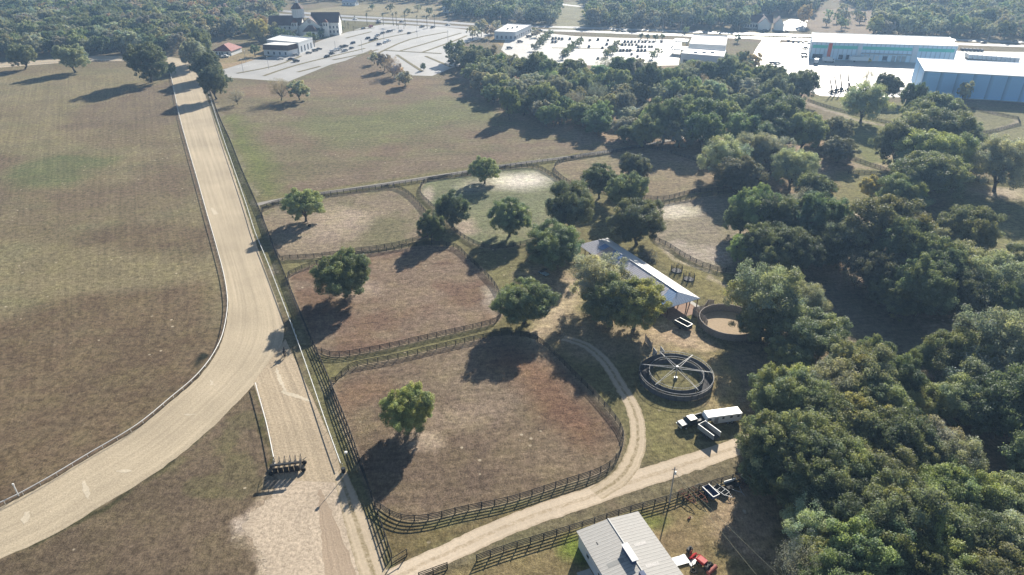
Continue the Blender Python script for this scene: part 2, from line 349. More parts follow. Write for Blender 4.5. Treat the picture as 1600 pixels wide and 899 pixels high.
    def strip(pts, wid, c, feather=1.2, tf=None, closed=False, warp=0, amt=1):
        p = smooth(GP(pts), closed, 4); xx, yy = ((x, y), (wx, wy))[warp]
        d = np.full(N, 99.); bb = (xx > p[:, 0].min() - 20) & (xx < p[:, 0].max() + 20) & (yy > p[:, 1].min() - 20) & (yy < p[:, 1].max() + 20)
        xb, yb = xx[bb], yy[bb]; dd = np.full(xb.shape, 1e9)
        for i in range(len(p) - 1 + (1 if closed else 0)):
            x1, y1 = p[i]; x2, y2 = p[(i + 1) % len(p)]; dx, dy = x2 - x1, y2 - y1
            t = np.clip(((xb - x1) * dx + (yb - y1) * dy) / (dx * dx + dy * dy + 1e-9), 0, 1)
            dd = np.minimum(dd, np.hypot(xb - x1 - t * dx, yb - y1 - t * dy))
        d[bb] = dd; lay(np.clip(.5 - (d - wid / 2) / feather, 0, 1) * amt, c, tf); return d
    strip(TR_OUT[1:9], 1.6, alb(96, 92, 66), .9, .6, warp=1, amt=.75); strip(TR_OUT[1:9], .7, alb(66, 66, 48), .8, .6, warp=1, amt=.7)
    strip([(402, 606), (421, 676), (432, 730)], 1.0, alb(100, 98, 62), .8, .3, warp=1, amt=.7)
    strip(TR_IN[2:], 2.6, alb(122, 104, 92), 1, .2, amt=.8)
    strip(TR_IN[2:], 1.0, alb(92, 84, 66), .8, .2, amt=.8)
    m = poly([(330, 170), (360, 220), (410, 340), (452, 450), (512, 592), (560, 710), (620, 880), (600, 905), (560, 805), (512, 675), (432, 450), (397, 372), (347, 222), (312, 125)], 1, 0)
    lay(m, alb(120, 116, 84), .3); strip(FENCE_L, 1.8, alb(165, 152, 135), 1, .6, warp=1, amt=.7)
    # open field next to the fence: mown greener strip
    lay(poly([(350, 190), (385, 190), (440, 300), (405, 308)], 10, 1) * .8, alb(122, 128, 80))
    lay(poly([(480, 190), (700, 160), (760, 180), (600, 215), (500, 225)], 16, 2) * .6, alb(128, 132, 92))
    lay(poly([(350, 150), (520, 150), (700, 128), (560, 118), (500, 130), (400, 132)], 10, 1) * .7, alb(150, 128, 108))
    lay(poly([(520, 105), (580, 84), (610, 108), (600, 130), (545, 118)], 6, 1) * .8, alb(140, 122, 104))
    strip([(470, 147), (600, 138), (650, 138)], 1.2, alb(165, 146, 122), 1.0, amt=.8)
    lay(poly([(480, 290), (560, 262), (740, 240), (900, 235), (740, 262), (560, 292)], 12, 1) * .7, alb(140, 122, 106))
    # lanes between the paddocks, yard
    lay(poly([(480, 300), (1010, 232), (1200, 300), (1180, 425), (1140, 560), (980, 700), (600, 880), (540, 700), (408, 330)], 3, 0), alb(134, 127, 92), .4)
    m = poly(PAD1, 1.5, 0); lay(m, alb(140, 132, 104), .9); lay(m * st(n2, .45, .65), alb(158, 142, 122)); lay(m * blob(520, 348, 17, 17), alb(196, 178, 160), .9)
    lay(m * poly([(430, 330), (500, 320), (560, 345), (540, 385), (440, 380)], 10, 1) * .6, alb(170, 152, 134))
    m = poly(PAD2, 1.5, 0); lay(m, alb(150, 130, 112), .8); lay(m * st(n2, .48, .62) * .9, alb(138, 113, 96)); lay(m * st(n1, .5, .6) * .6, alb(160, 142, 125)); lay(m * blob(560, 455, 9, 8), alb(178, 158, 142)); lay(m * blob(770, 470, 4, 9), alb(196, 182, 165))
    m = poly(PAD3, 1.5, 0); lay(m, alb(146, 128, 107), .9); lay(m * st(n2, .46, .62) * .9, alb(132, 114, 98)); lay(m * st(n1, .52, .62) * .7, alb(160, 142, 122))
    lay(m * poly([(780, 545), (830, 560), (900, 600), (950, 680), (900, 690), (800, 600), (760, 570)], 8, 1) * .8, alb(140, 108, 88)); lay(m * blob(655, 690, 6, 5), alb(190, 170, 150)); lay(m * blob(720, 650, 12, 7) * .6, alb(176, 156, 138))
    lay(m * blob(565, 610, 8, 8) * .7, alb(150, 122, 100))
    m = poly(PAD4, 1.5, 0); lay(m, alb(134, 136, 106), .6); lay(m * st(n2, .5, .65) * .6, alb(150, 144, 118)); lay(m * blob(812, 283, 17, 14), alb(232, 222, 208), .2); lay(m * blob(745, 290, 10, 10) * .7, alb(190, 182, 166)); lay(m * blob(725, 355, 7, 9) * .9, alb(190, 172, 155)); lay(m * blob(668, 305, 4, 12) * .9, alb(196, 182, 165))
    m = poly(PAD5, 1.5, 0); lay(m, alb(156, 140, 116), .6); lay(m * st(n2, .5, .65) * .5, alb(150, 146, 112))
    m = poly(PAD6, 1.5, 0); lay(m, alb(158, 146, 128), .7); lay(m * st(n2, .5, .65) * .5, alb(148, 142, 116)); lay(m * blob(1055, 330, 13, 9), alb(226, 214, 196), .2); lay(m * blob(1105, 398, 16, 9) * .9, alb(196, 182, 168)); lay(m * blob(1060, 385, 5, 6), alb(196, 182, 168))
    for p in (PAD1, PAD2, PAD3, PAD4, PAD5, PAD6): strip(p, 1.1, alb(184, 166, 145), 1.2, .6, closed=True, warp=0, amt=.55)
    # woods floor: leaf litter
    for p in ([(1000, 240), (1100, 210), (1300, 190), (1330, 300), (1160, 295), (1080, 262)], [(1180, 300), (1320, 320), (1480, 380), (1620, 420), (1640, 900), (1500, 1100), (1230, 905), (1180, 700), (1170, 600), (1130, 480), (1180, 430)], [(700, 80), (860, 100), (1200, 110), (1260, 160), (1050, 240), (860, 205), (760, 160)]):
        mm = poly(p, 8, 1); lay(mm * (.45 + .55 * st(n2, .42, .62)), alb(176, 152, 130), .8)
    lay(poly([(1180, 430), (1300, 440), (1400, 470), (1480, 540), (1450, 590), (1380, 560), (1280, 490), (1200, 450)], 10, 1) * .85, alb(122, 118, 104), .3)
    lay(poly([(1320, 180), (1400, 205), (1440, 235), (1380, 275), (1330, 240)], 8, 1) * .8, alb(132, 136, 84)); lay(poly([(1300, 275), (1370, 270), (1360, 330), (1310, 335)], 8, 1) * .85, alb(140, 136, 92))
    lay(poly([(1500, 285), (1620, 290), (1620, 420), (1540, 400), (1480, 330)], 8, 1) * .8, alb(142, 138, 96)); lay(blob(1560, 300, 16, 9), alb(196, 180, 160)); lay(blob(1335, 330, 14, 8), alb(200, 182, 160)); lay(blob(1395, 262, 10, 8) * .9, alb(196, 176, 155)); lay(blob(1400, 246, 9, 6) * .8, alb(200, 180, 160))
    lay(poly([(1500, 172), (1620, 180), (1620, 250), (1510, 240)], 8, 1) * .8, alb(142, 138, 104)); lay(poly([(1260, 150), (1400, 160), (1500, 165), (1380, 195)], 5, 1) * .8, alb(142, 140, 96))
    strip([(1262, 160), (1330, 185), (1400, 200), (1455, 212)], 4, alb(190, 176, 160), 2, warp=1, amt=.7); strip([(1230, 225), (1300, 246), (1360, 264)], 4, alb(186, 166, 150), 2, warp=1, amt=.6)
    strip([(1545, 175), (1590, 190), (1560, 204)], 2.5, alb(190, 176, 160), 1.5, warp=1, amt=.6)
    for a_, b_, rx_, ry_ in ((1325, 432, 8, 5), (1300, 590, 7, 4), (1290, 575, 5, 4), (1380, 720, 6, 4), (1330, 345, 12, 6), (1480, 520, 9, 6), (1545, 500, 8, 6), (1420, 470, 8, 6), (1060, 215, 9, 6), (1180, 175, 12, 8), (1105, 145, 12, 8), (1440, 655, 7, 5), (1215, 750, 4, 3)):
        lay(blob(a_, b_, rx_, ry_) * (.5 + .5 * n3), alb(206, 184, 166), .9)
    # barn yard sand, worn paths
    lay(poly([(895, 430), (925, 445), (905, 470), (880, 500), (850, 535), (820, 530), (842, 495), (870, 455)], 4, 1), alb(200, 180, 152), .4)
    lay(poly([(820, 425), (900, 418), (895, 470), (845, 460)], 6, 1) * .8, alb(186, 166, 140), .5); lay(poly([(870, 500), (1010, 490), (1040, 540), (1000, 560), (900, 560)], 6, 1) * .6, alb(186, 164, 140), .6)
    lay(poly([(1005, 515), (1045, 500), (1085, 515), (1120, 545), (1085, 540), (1060, 545), (1030, 528)], 4, 1), alb(196, 172, 144), .4)
    lay(poly([(1045, 495), (1062, 500), (1080, 520), (1110, 545), (1090, 548), (1060, 525)], 2, 1), alb(206, 182, 152), .2)
    lay(poly([(1015, 380), (1050, 400), (1100, 430), (1160, 470), (1150, 500), (1090, 460), (1030, 400)], 4, 1) * .8, alb(150, 140, 96), .3)
    strip([(1022, 380), (1060, 405), (1110, 428)], 1.4, alb(206, 190, 170), 1.2, warp=1, amt=.7); strip([(1110, 435), (1135, 455), (1150, 470)], 2, alb(196, 180, 160), 1.2, warp=1, amt=.7)
    lay(poly([(1010, 625), (1100, 640), (1160, 640), (1175, 670), (1100, 700), (1000, 730), (1000, 680)], 4, 1) * .8, alb(142, 134, 92), .2); lay(poly([(1105, 560), (1135, 560), (1150, 640), (1110, 640)], 3, 1) * .9, alb(158, 142, 100), .2)
    strip([(1050, 540), (1115, 560), (1125, 600), (1110, 640)], 2.5, alb(176, 158, 124), 2, warp=1, amt=.8)
    # foot of the picture
    m = poly([(640, 930), (800, 862), (905, 828), (1160, 750), (1230, 760), (1240, 1100), (640, 1100)], 2, 0)
    lay(m, alb(138, 126, 90), .4); lay(m * st(n2, .45, .65) * .8, alb(156, 138, 104)); lay(m * blob(895, 850, 4, 5), alb(124, 136, 66)); lay(m * blob(1020, 810, 6, 4) * .8, alb(128, 136, 74)); lay(m * blob(1060, 840, 14, 5) * .6, alb(160, 138, 108))
    lay(m * poly([(1130, 770), (1200, 760), (1230, 860), (1180, 880), (1130, 830)], 4, 1) * .8, alb(180, 156, 132), .6)
    lay(poly([(600, 800), (680, 825), (800, 795), (950, 750), (985, 700), (975, 740), (860, 785), (700, 845), (620, 880)], 2, 0) * .8, alb(130, 114, 84), .4)
    # churned sand by the starting gate
    m = poly([(431, 742), (470, 740), (545, 760), (560, 820), (620, 960), (600, 1100), (380, 1100), (402, 900), (405, 868), (372, 842), (374, 815), (408, 785)], 2.2, 1)
    lay(m, alb(200, 181, 160), .9); lay(m * st(n2, .5, .68) * .7, alb(180, 158, 138)); lay(m * blob(386, 815, 4, 3) * .7, alb(218, 202, 186), .5); lay(m * blob(412, 868, 4, 6), alb(216, 198, 176))
    # verges by the far roads
    lay(poly([(460, 52), (530, 30), (620, 38), (520, 60)], 5, 1) * .7, alb(120, 116, 84)); lay(poly([(470, 20), (560, 8), (700, 10), (660, 28), (540, 22)], 6, 1) * .8, alb(170, 158, 128)); lay(poly([(880, 5), (940, 5), (918, 42), (870, 42)], 4, 1), alb(160, 154, 128))
    lay(poly([(1270, 20), (1370, 12), (1365, 52), (1270, 50)], 5, 1) * .9, alb(164, 146, 128)); lay(poly([(340, 90), (400, 82), (430, 70), (400, 95), (345, 108)], 3, 1) * .8, alb(190, 164, 132))
    lay(poly([(320, 85), (400, 70), (410, 85), (350, 100)], 4, 1) * .6, alb(150, 138, 104)); lay(poly([(770, 58), (850, 54), (835, 75), (790, 74)], 3, 1), alb(176, 152, 112))
    # lumps of pale dung and sand blown over the infield
    r = np.random.default_rng(5)
    v = np.stack([x, y, np.zeros(N)], 1).astype(np.float32)
    me = bpy.data.meshes.new('ground'); me.vertices.add(N); me.vertices.foreach_set('co', v.ravel())
    i = np.arange(nr - 1)[:, None] * nc + np.arange(nc - 1)[None, :]
    q = np.stack([i, i + 1, i + nc + 1, i + nc], -1).reshape(-1, 4).astype(np.int32); F = len(q)
    me.loops.add(F * 4); me.polygons.add(F); me.loops.foreach_set('vertex_index', q.ravel()); me.polygons.foreach_set('loop_start', np.arange(F, dtype=np.int32) * 4)
    me.update(calc_edges=True)
    a = me.attributes.new('Col', 'FLOAT_COLOR', 'POINT'); a.data.foreach_set('color', np.concatenate([col, np.ones((N, 1))], 1).astype(np.float32).ravel())
    rowd = x * .17 - y * .985; rowa = x * .985 + y * .17
    near = (np.abs(y) < 700) & (x < 40)
    dI = sdf([(-700, 1100)] + [tuple(p) for p in GP(TR_IN)] + [(-700, 120)], x[near], y[near]); rn = rowd[near]; rn = np.where(dI < 0, dI, rn)
    dO = sdf([tuple(p) for p in GP([(-300, 1010), (0, 876), (87, 836), (220, 756), (330, 674), (398, 604), (431, 735), (410, 790), (400, 905), (380, 1100), (-300, 1300)])], x[near], y[near]); rn = np.where(dO < 0, dO, rn); rowd[near] = rn; rowa[near] = np.where((dI < 0) | (dO < 0), x[near] + y[near], rowa[near])
    a = me.attributes.new('row', 'FLOAT_VECTOR', 'POINT'); a.data.foreach_set('vector', np.stack([rowd, rowa, np.zeros(N)], 1).astype(np.float32).ravel())
    a = me.attributes.new('tuft', 'FLOAT', 'POINT'); a.data.foreach_set('value', tuft.astype(np.float32))
    me.materials.append(ground_material())
    return tag(put(bpy.data.objects.new('ground', me)), 'dry grass pasture and bare sandy ground under the whole farm', kind='structure')
build_ground()

def ribbon(name, left, right, m, z=.01, nv=None, cols=1, step=2.0, jit=0, lab=None):
    Lp = smooth(GP(left), False, 5); Rp = smooth(GP(right), False, 5)
    n = nv or int(max(np.hypot(*np.diff(Lp, axis=0).T).sum(), np.hypot(*np.diff(Rp, axis=0).T).sum()) / step)
    A = resample(Lp, n=n); B = resample(Rp, n=n)
    if jit:
        d = B - A; d /= np.hypot(d[:, 0], d[:, 1])[:, None] + 1e-9
        A = A + d * rng.normal(0, jit, (n, 1)); B = B + d * rng.normal(0, jit, (n, 1))
    return _rib(name, A, B, m, z, cols, lab)
def _rib(name, A, B, m, z, cols, lab):
    n = len(A); v = []; st_ = []; mid = (A + B) / 2; s = np.concatenate([[0], np.cumsum(np.hypot(*np.diff(mid, axis=0).T))])
    for i in range(n):
        for k in range(cols + 1):
            t = k / cols; p = A[i] * (1 - t) + B[i] * t; v.append((p[0], p[1], z)); st_.append((t, s[i], 0))
    f = [(i * (cols + 1) + k, i * (cols + 1) + k + 1, (i + 1) * (cols + 1) + k + 1, (i + 1) * (cols + 1) + k) for i in range(n - 1) for k in range(cols)]
    me = bpy.data.meshes.new(name); me.from_pydata(v, [], f)
    a = me.attributes.new('strip', 'FLOAT_VECTOR', 'POINT'); a.data.foreach_set('vector', np.array(st_, np.float32).ravel())
    me.materials.append(m); me.update()
    if me.polygons and me.polygons[0].normal.z < 0: me.flip_normals()
    return tag(put(bpy.data.objects.new(name, me)), lab, kind='structure')
def lane(name, pts, wid, m, z=.012, jit=.08, cols=2, lab=None, world=False, step=1.0):
    c = resample(smooth(pts if world else GP(pts), False, 6), step=step)
    t = np.gradient(c, axis=0); t /= np.hypot(t[:, 0], t[:, 1])[:, None]; nn = np.stack([-t[:, 1], t[:, 0]], 1)
    wv = wid if np.ndim(wid) == 0 else np.interp(np.linspace(0, 1, len(c)), np.linspace(0, 1, len(wid)), wid)[:, None]
    A = c + nn * (wv / 2 + rng.normal(0, jit, (len(c), 1))); B = c - nn * (wv / 2 + rng.normal(0, jit, (len(c), 1)))
    return _rib(name, A, B, m, z, cols, lab)
def sheet(name, pts, m, z=.008, jit=0, lab=None, rnd=False):
    p = GP(pts); p = smooth(p, True, 4) if rnd else np.array(p)
    bm = bmesh.new(); bm.faces.new([bm.verts.new((a, b, z)) for a, b in p]); bmesh.ops.triangulate(bm, faces=bm.faces)
    me = bpy.data.meshes.new(name); bm.to_mesh(me); bm.free(); me.materials.append(m)
    if me.polygons[0].normal.z < 0: me.flip_normals()
    return tag(put(bpy.data.objects.new(name, me)), lab, kind='structure')

m_track = ribbon_material('track_sand', alb(206, 190, 164), .18, grain=.26, gscale=2.4, bump=.8)
m_chute = ribbon_material('chute_sand', alb(198, 180, 154), .26, grain=.4, gscale=2.0, bump=1)
m_dark = ribbon_material('harrowed_sand', alb(188, 168, 146), .22, grain=.2, gscale=2.5, bump=1)
m_lane = ribbon_material('lane_sand', alb(226, 208, 184), .10, rut=.75, rutcol=alb(172, 152, 122), grain=.14, gscale=1.6, bump=.5)
m_lane2 = ribbon_material('lane_sand_rutted', alb(214, 196, 170), .12, rut=1.0, rutcol=alb(142, 128, 92), grain=.16, gscale=1.6, bump=.5)
m_gravel = ribbon_material('gravel', alb(172, 166, 158), .08, grain=.16, gscale=2, bump=.5)
m_asph = ribbon_material('old_asphalt', alb(196, 192, 186), .05, grain=.06, gscale=.35, bump=.12, rough=.55, spec=.5)
m_road = ribbon_material('highway_asphalt', alb(178, 176, 174), .08, grain=.06, gscale=.5, bump=.1, rough=.5, spec=.5)
m_conc = ribbon_material('yard_concrete', alb(206, 202, 194), .07, grain=.08, gscale=.3, bump=.1, rough=.6, spec=.35)
m_white = mat('road_paint', (.8, .8, .78), .6, var=.08)
ribbon('race_track', TR_IN, TR_OUT, m_track, .012, cols=8, step=1.5, jit=.07, lab='curving sand training track')
ribbon('chute', [(396, 598), (419, 674), (431, 738), (436, 750)], [(446, 530), (512, 675), (533, 735), (540, 755)], m_chute, .017, cols=4, step=1, jit=.03, lab='sandy chute leading to the track')
m_churn = ribbon_material('churned_sand', alb(208, 190, 168), .12, grain=.5, gscale=1.5, bump=1)
ribbon('churned_sand', [(434, 748), (422, 778), (400, 797), (384, 812), (380, 828), (396, 846), (410, 866), (416, 890), (424, 930), (436, 980)], [(542, 752), (549, 775), (556, 795), (562, 812), (567, 830), (573, 850), (580, 870), (588, 892), (598, 930), (612, 980)], m_churn, .014, cols=4, step=.6, jit=.28, lab='churned pale sand below the starting gate')
lane('harrowed_strip', [(500, 765), (506, 795), (516, 835), (528, 880), (540, 930)], [.6, 2.6, 4.2, 4.8], m_dark, .019, jit=.14, cols=4)
lane('service_lane', [(530, 735), (548, 790), (568, 850), (584, 900), (598, 950)], [2.4, 4.2, 4.4], m_lane2, .02, jit=.04, cols=4)
lane('dirt_road', [(500, 955), (640, 892), (800, 819), (925, 775), (1012, 745), (1100, 716), (1177, 689), (1260, 660), (1330, 640)], [4.0, 4.1, 4.3, 4.6, 4.2, 4], m_lane, .016, cols=4, lab='pale sand lane')
lane('dirt_road', [(930, 772), (968, 748), (990, 715), (997, 680), (990, 640), (968, 600), (945, 565), (915, 540), (880, 528)], [3.4, 3.6, 3.2, 3, 3, 2.8], m_lane2, .02, cols=4, lab='rutted sand lane')
lane('gravel_path', [(400, 320), (446, 311), (504, 302), (600, 288), (732, 268), (800, 257), (900, 244), (1010, 226), (1090, 212)], 3.0, m_gravel, .014, cols=2, lab='grey gravel path')
sheet('parking_lot', LOTL, m_asph, .010, lab='pale asphalt parking lot beside the church')
sheet('parking_lot', LOTM, m_conc, .010, lab='pale parking lot behind the tree belt')
sheet('paved_yard', LOTR, m_conc, .012, lab='bright concrete yard in front of the warehouses')
lane('side_road', [(1184, 128), (1188, 100), (1196, 78), (1206, 62)], 14, m_conc, .018, jit=0, cols=2)
HW = [(380, 14), (440, 20), (522, 27), (650, 34), (750, 41.5), (900, 46), (1050, 51.5), (1200, 57), (1400, 62.5), (1600, 69), (1760, 74)]
hwg = smooth(GP(HW), False, 6); tg = np.gradient(hwg, axis=0); tg /= np.hypot(tg[:, 0], tg[:, 1])[:, None]; hn = np.stack([-tg[:, 1], tg[:, 0]], 1)
for sgn in (1, -1): lane('highway', hwg + hn * 10.5 * sgn, 11, m_road, .022, jit=0, cols=2, world=True, step=6, lab='carriageway of the divided highway')
for sgn in (10.5, -10.5):
    lane('lane_line', hwg + hn * sgn, .25, m_white, .03, jit=0, cols=1, world=True, step=6)
lane('side_road', [(860, 4), (905, 10), (960, 9), (1010, 3)], 9, m_road, .014, jit=0)
sheet('parking_lot', [(1235, 30), (1262, 32), (1258, 48), (1205, 48), (1212, 40)], m_conc, .014)
sheet('churned_sand', [(1235, 496), (1236, 496), (1236, 497)], m_gravel, .006) if False else None
m_pale = ribbon_material('pale_sand', alb(226, 212, 188), .08, grain=.2, gscale=2, bump=.4)
for i, (pts, wd) in enumerate((([(131, 752), (134, 765), (139, 780)], [.5, 1.1, .4]), ([(182, 737), (194, 736), (206, 737)], [.3, .7, .3]), ([(42, 800), (40, 812), (37, 820)], [.5, 1.3, .3]), ([(288, 648), (297, 648), (307, 647)], [.2, .5, .2]), ([(329, 594), (331, 602)], [.3, .6]), ([(440, 612), (455, 617), (470, 621), (486, 628)], [.4, 1.2, .9, .3]), ([(432, 575), (436, 590), (446, 612)], [.3, .9, .5]), ([(330, 325), (338, 335)], [.6, 1.6]))):
    lane('pale_sand_patch', pts, wd, m_pale, .026, jit=.12, cols=2, step=.5)
# painted stall rows and grass islands in the lots
def strips_of_stalls(a, b, n, ln, name='stall_lines'):
    A = Vector(G(*a)); B = Vector(G(*b)); d = (B - A); L = d.length; d.normalize(); nn = Vector((-d.y, d.x)); mb = MB()
    for i in range(n + 1):
        p = A + d * (L * i / n); q = p + nn * ln
        o = d * .09
        v0 = len(mb.v); mb.v += [(p.x - o.x, p.y - o.y, .03), (p.x + o.x, p.y + o.y, .03), (q.x + o.x, q.y + o.y, .03), (q.x - o.x, q.y - o.y, .03)]; mb.face((v0, v0 + 1, v0 + 2, v0 + 3))
    tag(mb.obj(name, m_white), kind='structure')
m_island = mat('island_grass', alb(136, 126, 92), 1, var=.25, vscale=.6)
def island(pts, wid, lab=None):
    c = resample(smooth(GP(pts), False, 3), step=3); mb = MB()
    t = np.gradient(c, axis=0); t /= np.hypot(t[:, 0], t[:, 1])[:, None]; nn = np.stack([-t[:, 1], t[:, 0]], 1); n = len(c)
    for z in (.01, .15):
        for s_ in (1, -1):
            for i in range(n): mb.v.append((*(c[i] + nn[i] * wid / 2 * s_), z))
    for i in range(n - 1):
        a0, b0, a1, b1 = i, n + i, 2 * n + i, 3 * n + i
        mb.face((a1, a1 + 1, b1 + 1, b1)); mb.face((a0, a0 + 1, a1 + 1, a1)); mb.face((b0, b1, b1 + 1, b0 + 1))
    tag(mb.obj('planting_island', m_island), lab, kind='structure')
ISL = [[(370, 115), (430, 103), (470, 88)], [(412, 119), (460, 103), (520, 88), (570, 76)], [(465, 113), (500, 104)], [(520, 94), (560, 86), (590, 78)], [(560, 72), (600, 60), (650, 50)], [(590, 84), (640, 62), (700, 50)], [(625, 80), (680, 64), (720, 52)], [(660, 82), (705, 66), (730, 56)], [(600, 79), (690, 84)], [(620, 86), (660, 112)], [(665, 88), (705, 105)], [(470, 68), (530, 52), (580, 44)], [(540, 60), (580, 50)]]
for p in ISL: island(p, 2.2)
for p in ([(862, 75), (960, 77)], [(955, 78), (1040, 82)]): island(p, 2)
for a, b, n in (((375, 106), (455, 92), 20), ((430, 107), (560, 82), 34), ((600, 76), (680, 57), 20), ((640, 74), (700, 60), 18), ((640, 90), (668, 108), 12), ((880, 84), (950, 86), 22), ((960, 88), (1030, 91), 22), ((870, 66), (950, 68), 22), ((1290, 128), (1400, 138), 22)):
    strips_of_stalls(a, b, n, 5.2)

# ------------------------------------------------------------ haze: the air over the whole place
hb = MB(); hb.box(-3400, 3400, -450, 3300, -1, 112)
mh = bpy.data.materials.new('haze'); mh.use_nodes = True; n = mh.node_tree.nodes; n.clear()
ou = n.new('ShaderNodeOutputMaterial'); pv = n.new('ShaderNodeVolumePrincipled'); pv.inputs['Color'].default_value = (.40, .64, 1, 1); pv.inputs['Density'].default_value = .0002; pv.inputs['Anisotropy'].default_value = .3
mh.node_tree.links.new(pv.outputs[0], ou.inputs['Volume'])
tag(hb.obj('haze', mh), kind='stuff')

# ------------------------------------------------------------ fences
def post_mesh(name, h, wd, m):
    mb = MB(); mb.box(-wd / 2, wd / 2, -wd / 2, wd / 2, -.1, h); return mb.mesh(name, m)
POSTS = {}
def rail_obj(c, z0, z1, th, off, m, parent, name='rail', closed=False):
    t = np.gradient(c, axis=0); t /= np.hypot(t[:, 0], t[:, 1])[:, None] + 1e-9; nn = np.stack([-t[:, 1], t[:, 0]], 1)
    mb = MB(); n = len(c)
    for s_ in (off - th / 2, off + th / 2):
        for z in (z0, z1):
            for i in range(n): mb.v.append((*(c[i] + nn[i] * s_), z))
    for i in range(n - 1):
        a, b, d, e = i, n + i, 2 * n + i, 3 * n + i
        for q in ((a, a + 1, b + 1, b), (d, e, e + 1, d + 1), (b, b + 1, e + 1, e), (a, d, d + 1, a + 1)): mb.face(q)
    return mb.obj(name, m, parent)
def fence(pts, label, h=1.5, step=2.44, closed=False, boards=4, m=None, cat='fence', name='board_fence', group='black board fences round the paddocks', sm=True, world=False):
    m = m or M['black_wood']
    p = GP(pts) if not world else pts
    p = smooth(p, closed, 5) if sm else np.array(p)
    if closed: p = np.vstack([p, p[:1]])
    c = resample(p, step=step); o = empty(name, (float(c[0][0]), float(c[0][1]), 0)); tag(o, label, cat, group)
    base = c[0]
    key = (h, m.name)
    if key not in POSTS: POSTS[key] = post_mesh('post', h, .15, m)
    fine = resample(p, step=.8) - base
    lc = c - base
    order = sorted(range(len(lc) - (1 if closed else 0)), key=lambda i: math.hypot(*c[i]))
    for i in order[:100]:
        q = put(bpy.data.objects.new('post', POSTS[key]), o); q.location = (lc[i][0], lc[i][1], random.uniform(-.05, .02)); q.rotation_euler = (random.uniform(-.02, .02), random.uniform(-.02, .02), random.uniform(0, 1))
    if len(order) > 100:
        mb = MB()
        for i in order[100:]: mb.box(lc[i][0] - .075, lc[i][0] + .075, lc[i][1] - .075, lc[i][1] + .075, -.1, h)
        tag(mb.obj('post_row', m, o), kind='stuff')
    for k in range(boards):
        zc = h * (.16 + .76 * k / max(1, boards - 1)) if boards > 1 else h * .9
        rail_obj(fine, zc - .085, zc + .085, .045, .09, m, o)
    return o
fence(FENCE_L, 'long black board fence running along the outer side of the sand track')
fence(PAD1, 'black board fence around the upper left paddock with one round yellow-green tree', closed=True)
fence(PAD2, 'black board fence around the reddish middle paddock next to the track', closed=True)
fence(PAD3, 'black board fence around the lowest and largest brown paddock', closed=True)
fence(PAD4, 'black board fence around the greenish paddock with white sand patch', closed=True)
fence(PAD5, 'black board fence around the tan paddock below the tree belt', closed=True)
fence(PAD6, 'black board fence around the sandy paddock behind the long barn', closed=True)
fence([(408, 327), (446, 315), (504, 306), (600, 293), (732, 272), (800, 260.5), (900, 248), (1010, 231), (1080, 220)], 'straight black board fence beside the grey gravel path', h=1.42)
fence([(745, 877), (800, 858), (905, 826), (975, 803), (1045, 783), (1077, 771), (1122, 757), (1157, 747), (1210, 730), (1300, 700)], 'black board fence between the sand lane and the white metal shed')
fence([(655, 905), (699, 889)], 'short black board fence piece at the bottom edge left of the gate gap', sm=False)
fence([(612, 883), (636, 868)], 'very short dark fence piece beside the sand lane corner', sm=False, boards=2)
fence([(1230, 218), (1255, 225), (1297, 240), (1325, 247), (1360, 259), (1395, 270), (1430, 284)], 'dark fence crossing the grass right of the tree belt', h=1.3)
fence([(1325, 272), (1345, 271), (1370, 272)], 'short dark fence spur right of the small dark flat-topped tree', h=1.3)
fence([(1262, 158), (1300, 170), (1340, 181), (1400, 196), (1450, 208)], 'dark fence along the pale path below the warehouse yard', h=1.3)
fence([(1480, 167), (1522, 172), (1590, 186), (1594, 195), (1547, 207), (1512, 212)], 'dark fence with a sharp corner below the blue-shaded warehouse', h=1.3, sm=False)
fence([(1500, 280), (1547, 286), (1620, 293)], 'dark fence left of the leaning oak at the right edge', h=1.3)
fence([(270, 118), (282, 182), (294, 227), (310, 282), (327, 342), (340, 387), (349, 432)], 'thin dark wire fence on the infield side of the white track rail', h=.7, step=8, boards=1, name='wire_fence', group='wire fences') if False else None

# white rails of the track
def track_rail(pts, label, h=1.05, step=3.0):
    c = resample(smooth(GP(pts), False, 6), step=step); base = c[0]; o = empty('track_rail', (float(base[0]), float(base[1]), 0)); tag(o, label, 'rail', 'white rails of the training track')
    lc = c - base; t = np.gradient(lc, axis=0); t /= np.hypot(t[:, 0], t[:, 1])[:, None]; nn = np.stack([-t[:, 1], t[:, 0]], 1)
    if 'wr' not in POSTS:
        mb = MB(); mb.tube([(0, 0, 0), (0, 0, .72), (.22, 0, .98)], .045, 6); POSTS['wr'] = mb.mesh('post', M['white_paint'])
    order = sorted(range(len(lc)), key=lambda i: math.hypot(*c[i])); off = .32
    for i in order[:100]:
        q = put(bpy.data.objects.new('post', POSTS['wr']), o); p = lc[i] + nn[i] * off; q.location = (p[0], p[1], 0); q.rotation_euler = (0, 0, math.atan2(-nn[i][1], -nn[i][0]))
    if len(order) > 100:
        mb = MB()
        for i in order[100:]: p = lc[i] + nn[i] * off; mb.box(p[0] - .05, p[0] + .05, p[1] - .05, p[1] + .05, 0, 1)
        tag(mb.obj('post_row', M['white_paint'], o), kind='stuff')
    fine = resample(smooth(GP(pts), False, 6), step=1.2) - base; mb = MB(); mb.tube([(a, b, h) for a, b in fine], .085, 6); mb.obj('rail', M['white_paint'], o)
    return o
track_rail([(a, b) for a, b in TR_IN[1:-1]], 'long white inner rail curving around the infield')
track_rail([(318, 130), (330, 160), (347, 212), (365, 264), (385, 322), (399, 366), (415, 405), (432, 448), (470, 550), (512, 672), (533, 730)], 'straight white outer rail on the right side of the track')
track_rail([(400, 604), (410, 640), (419, 674), (431, 732)], 'short white rail on the left side of the chute above the starting gate')
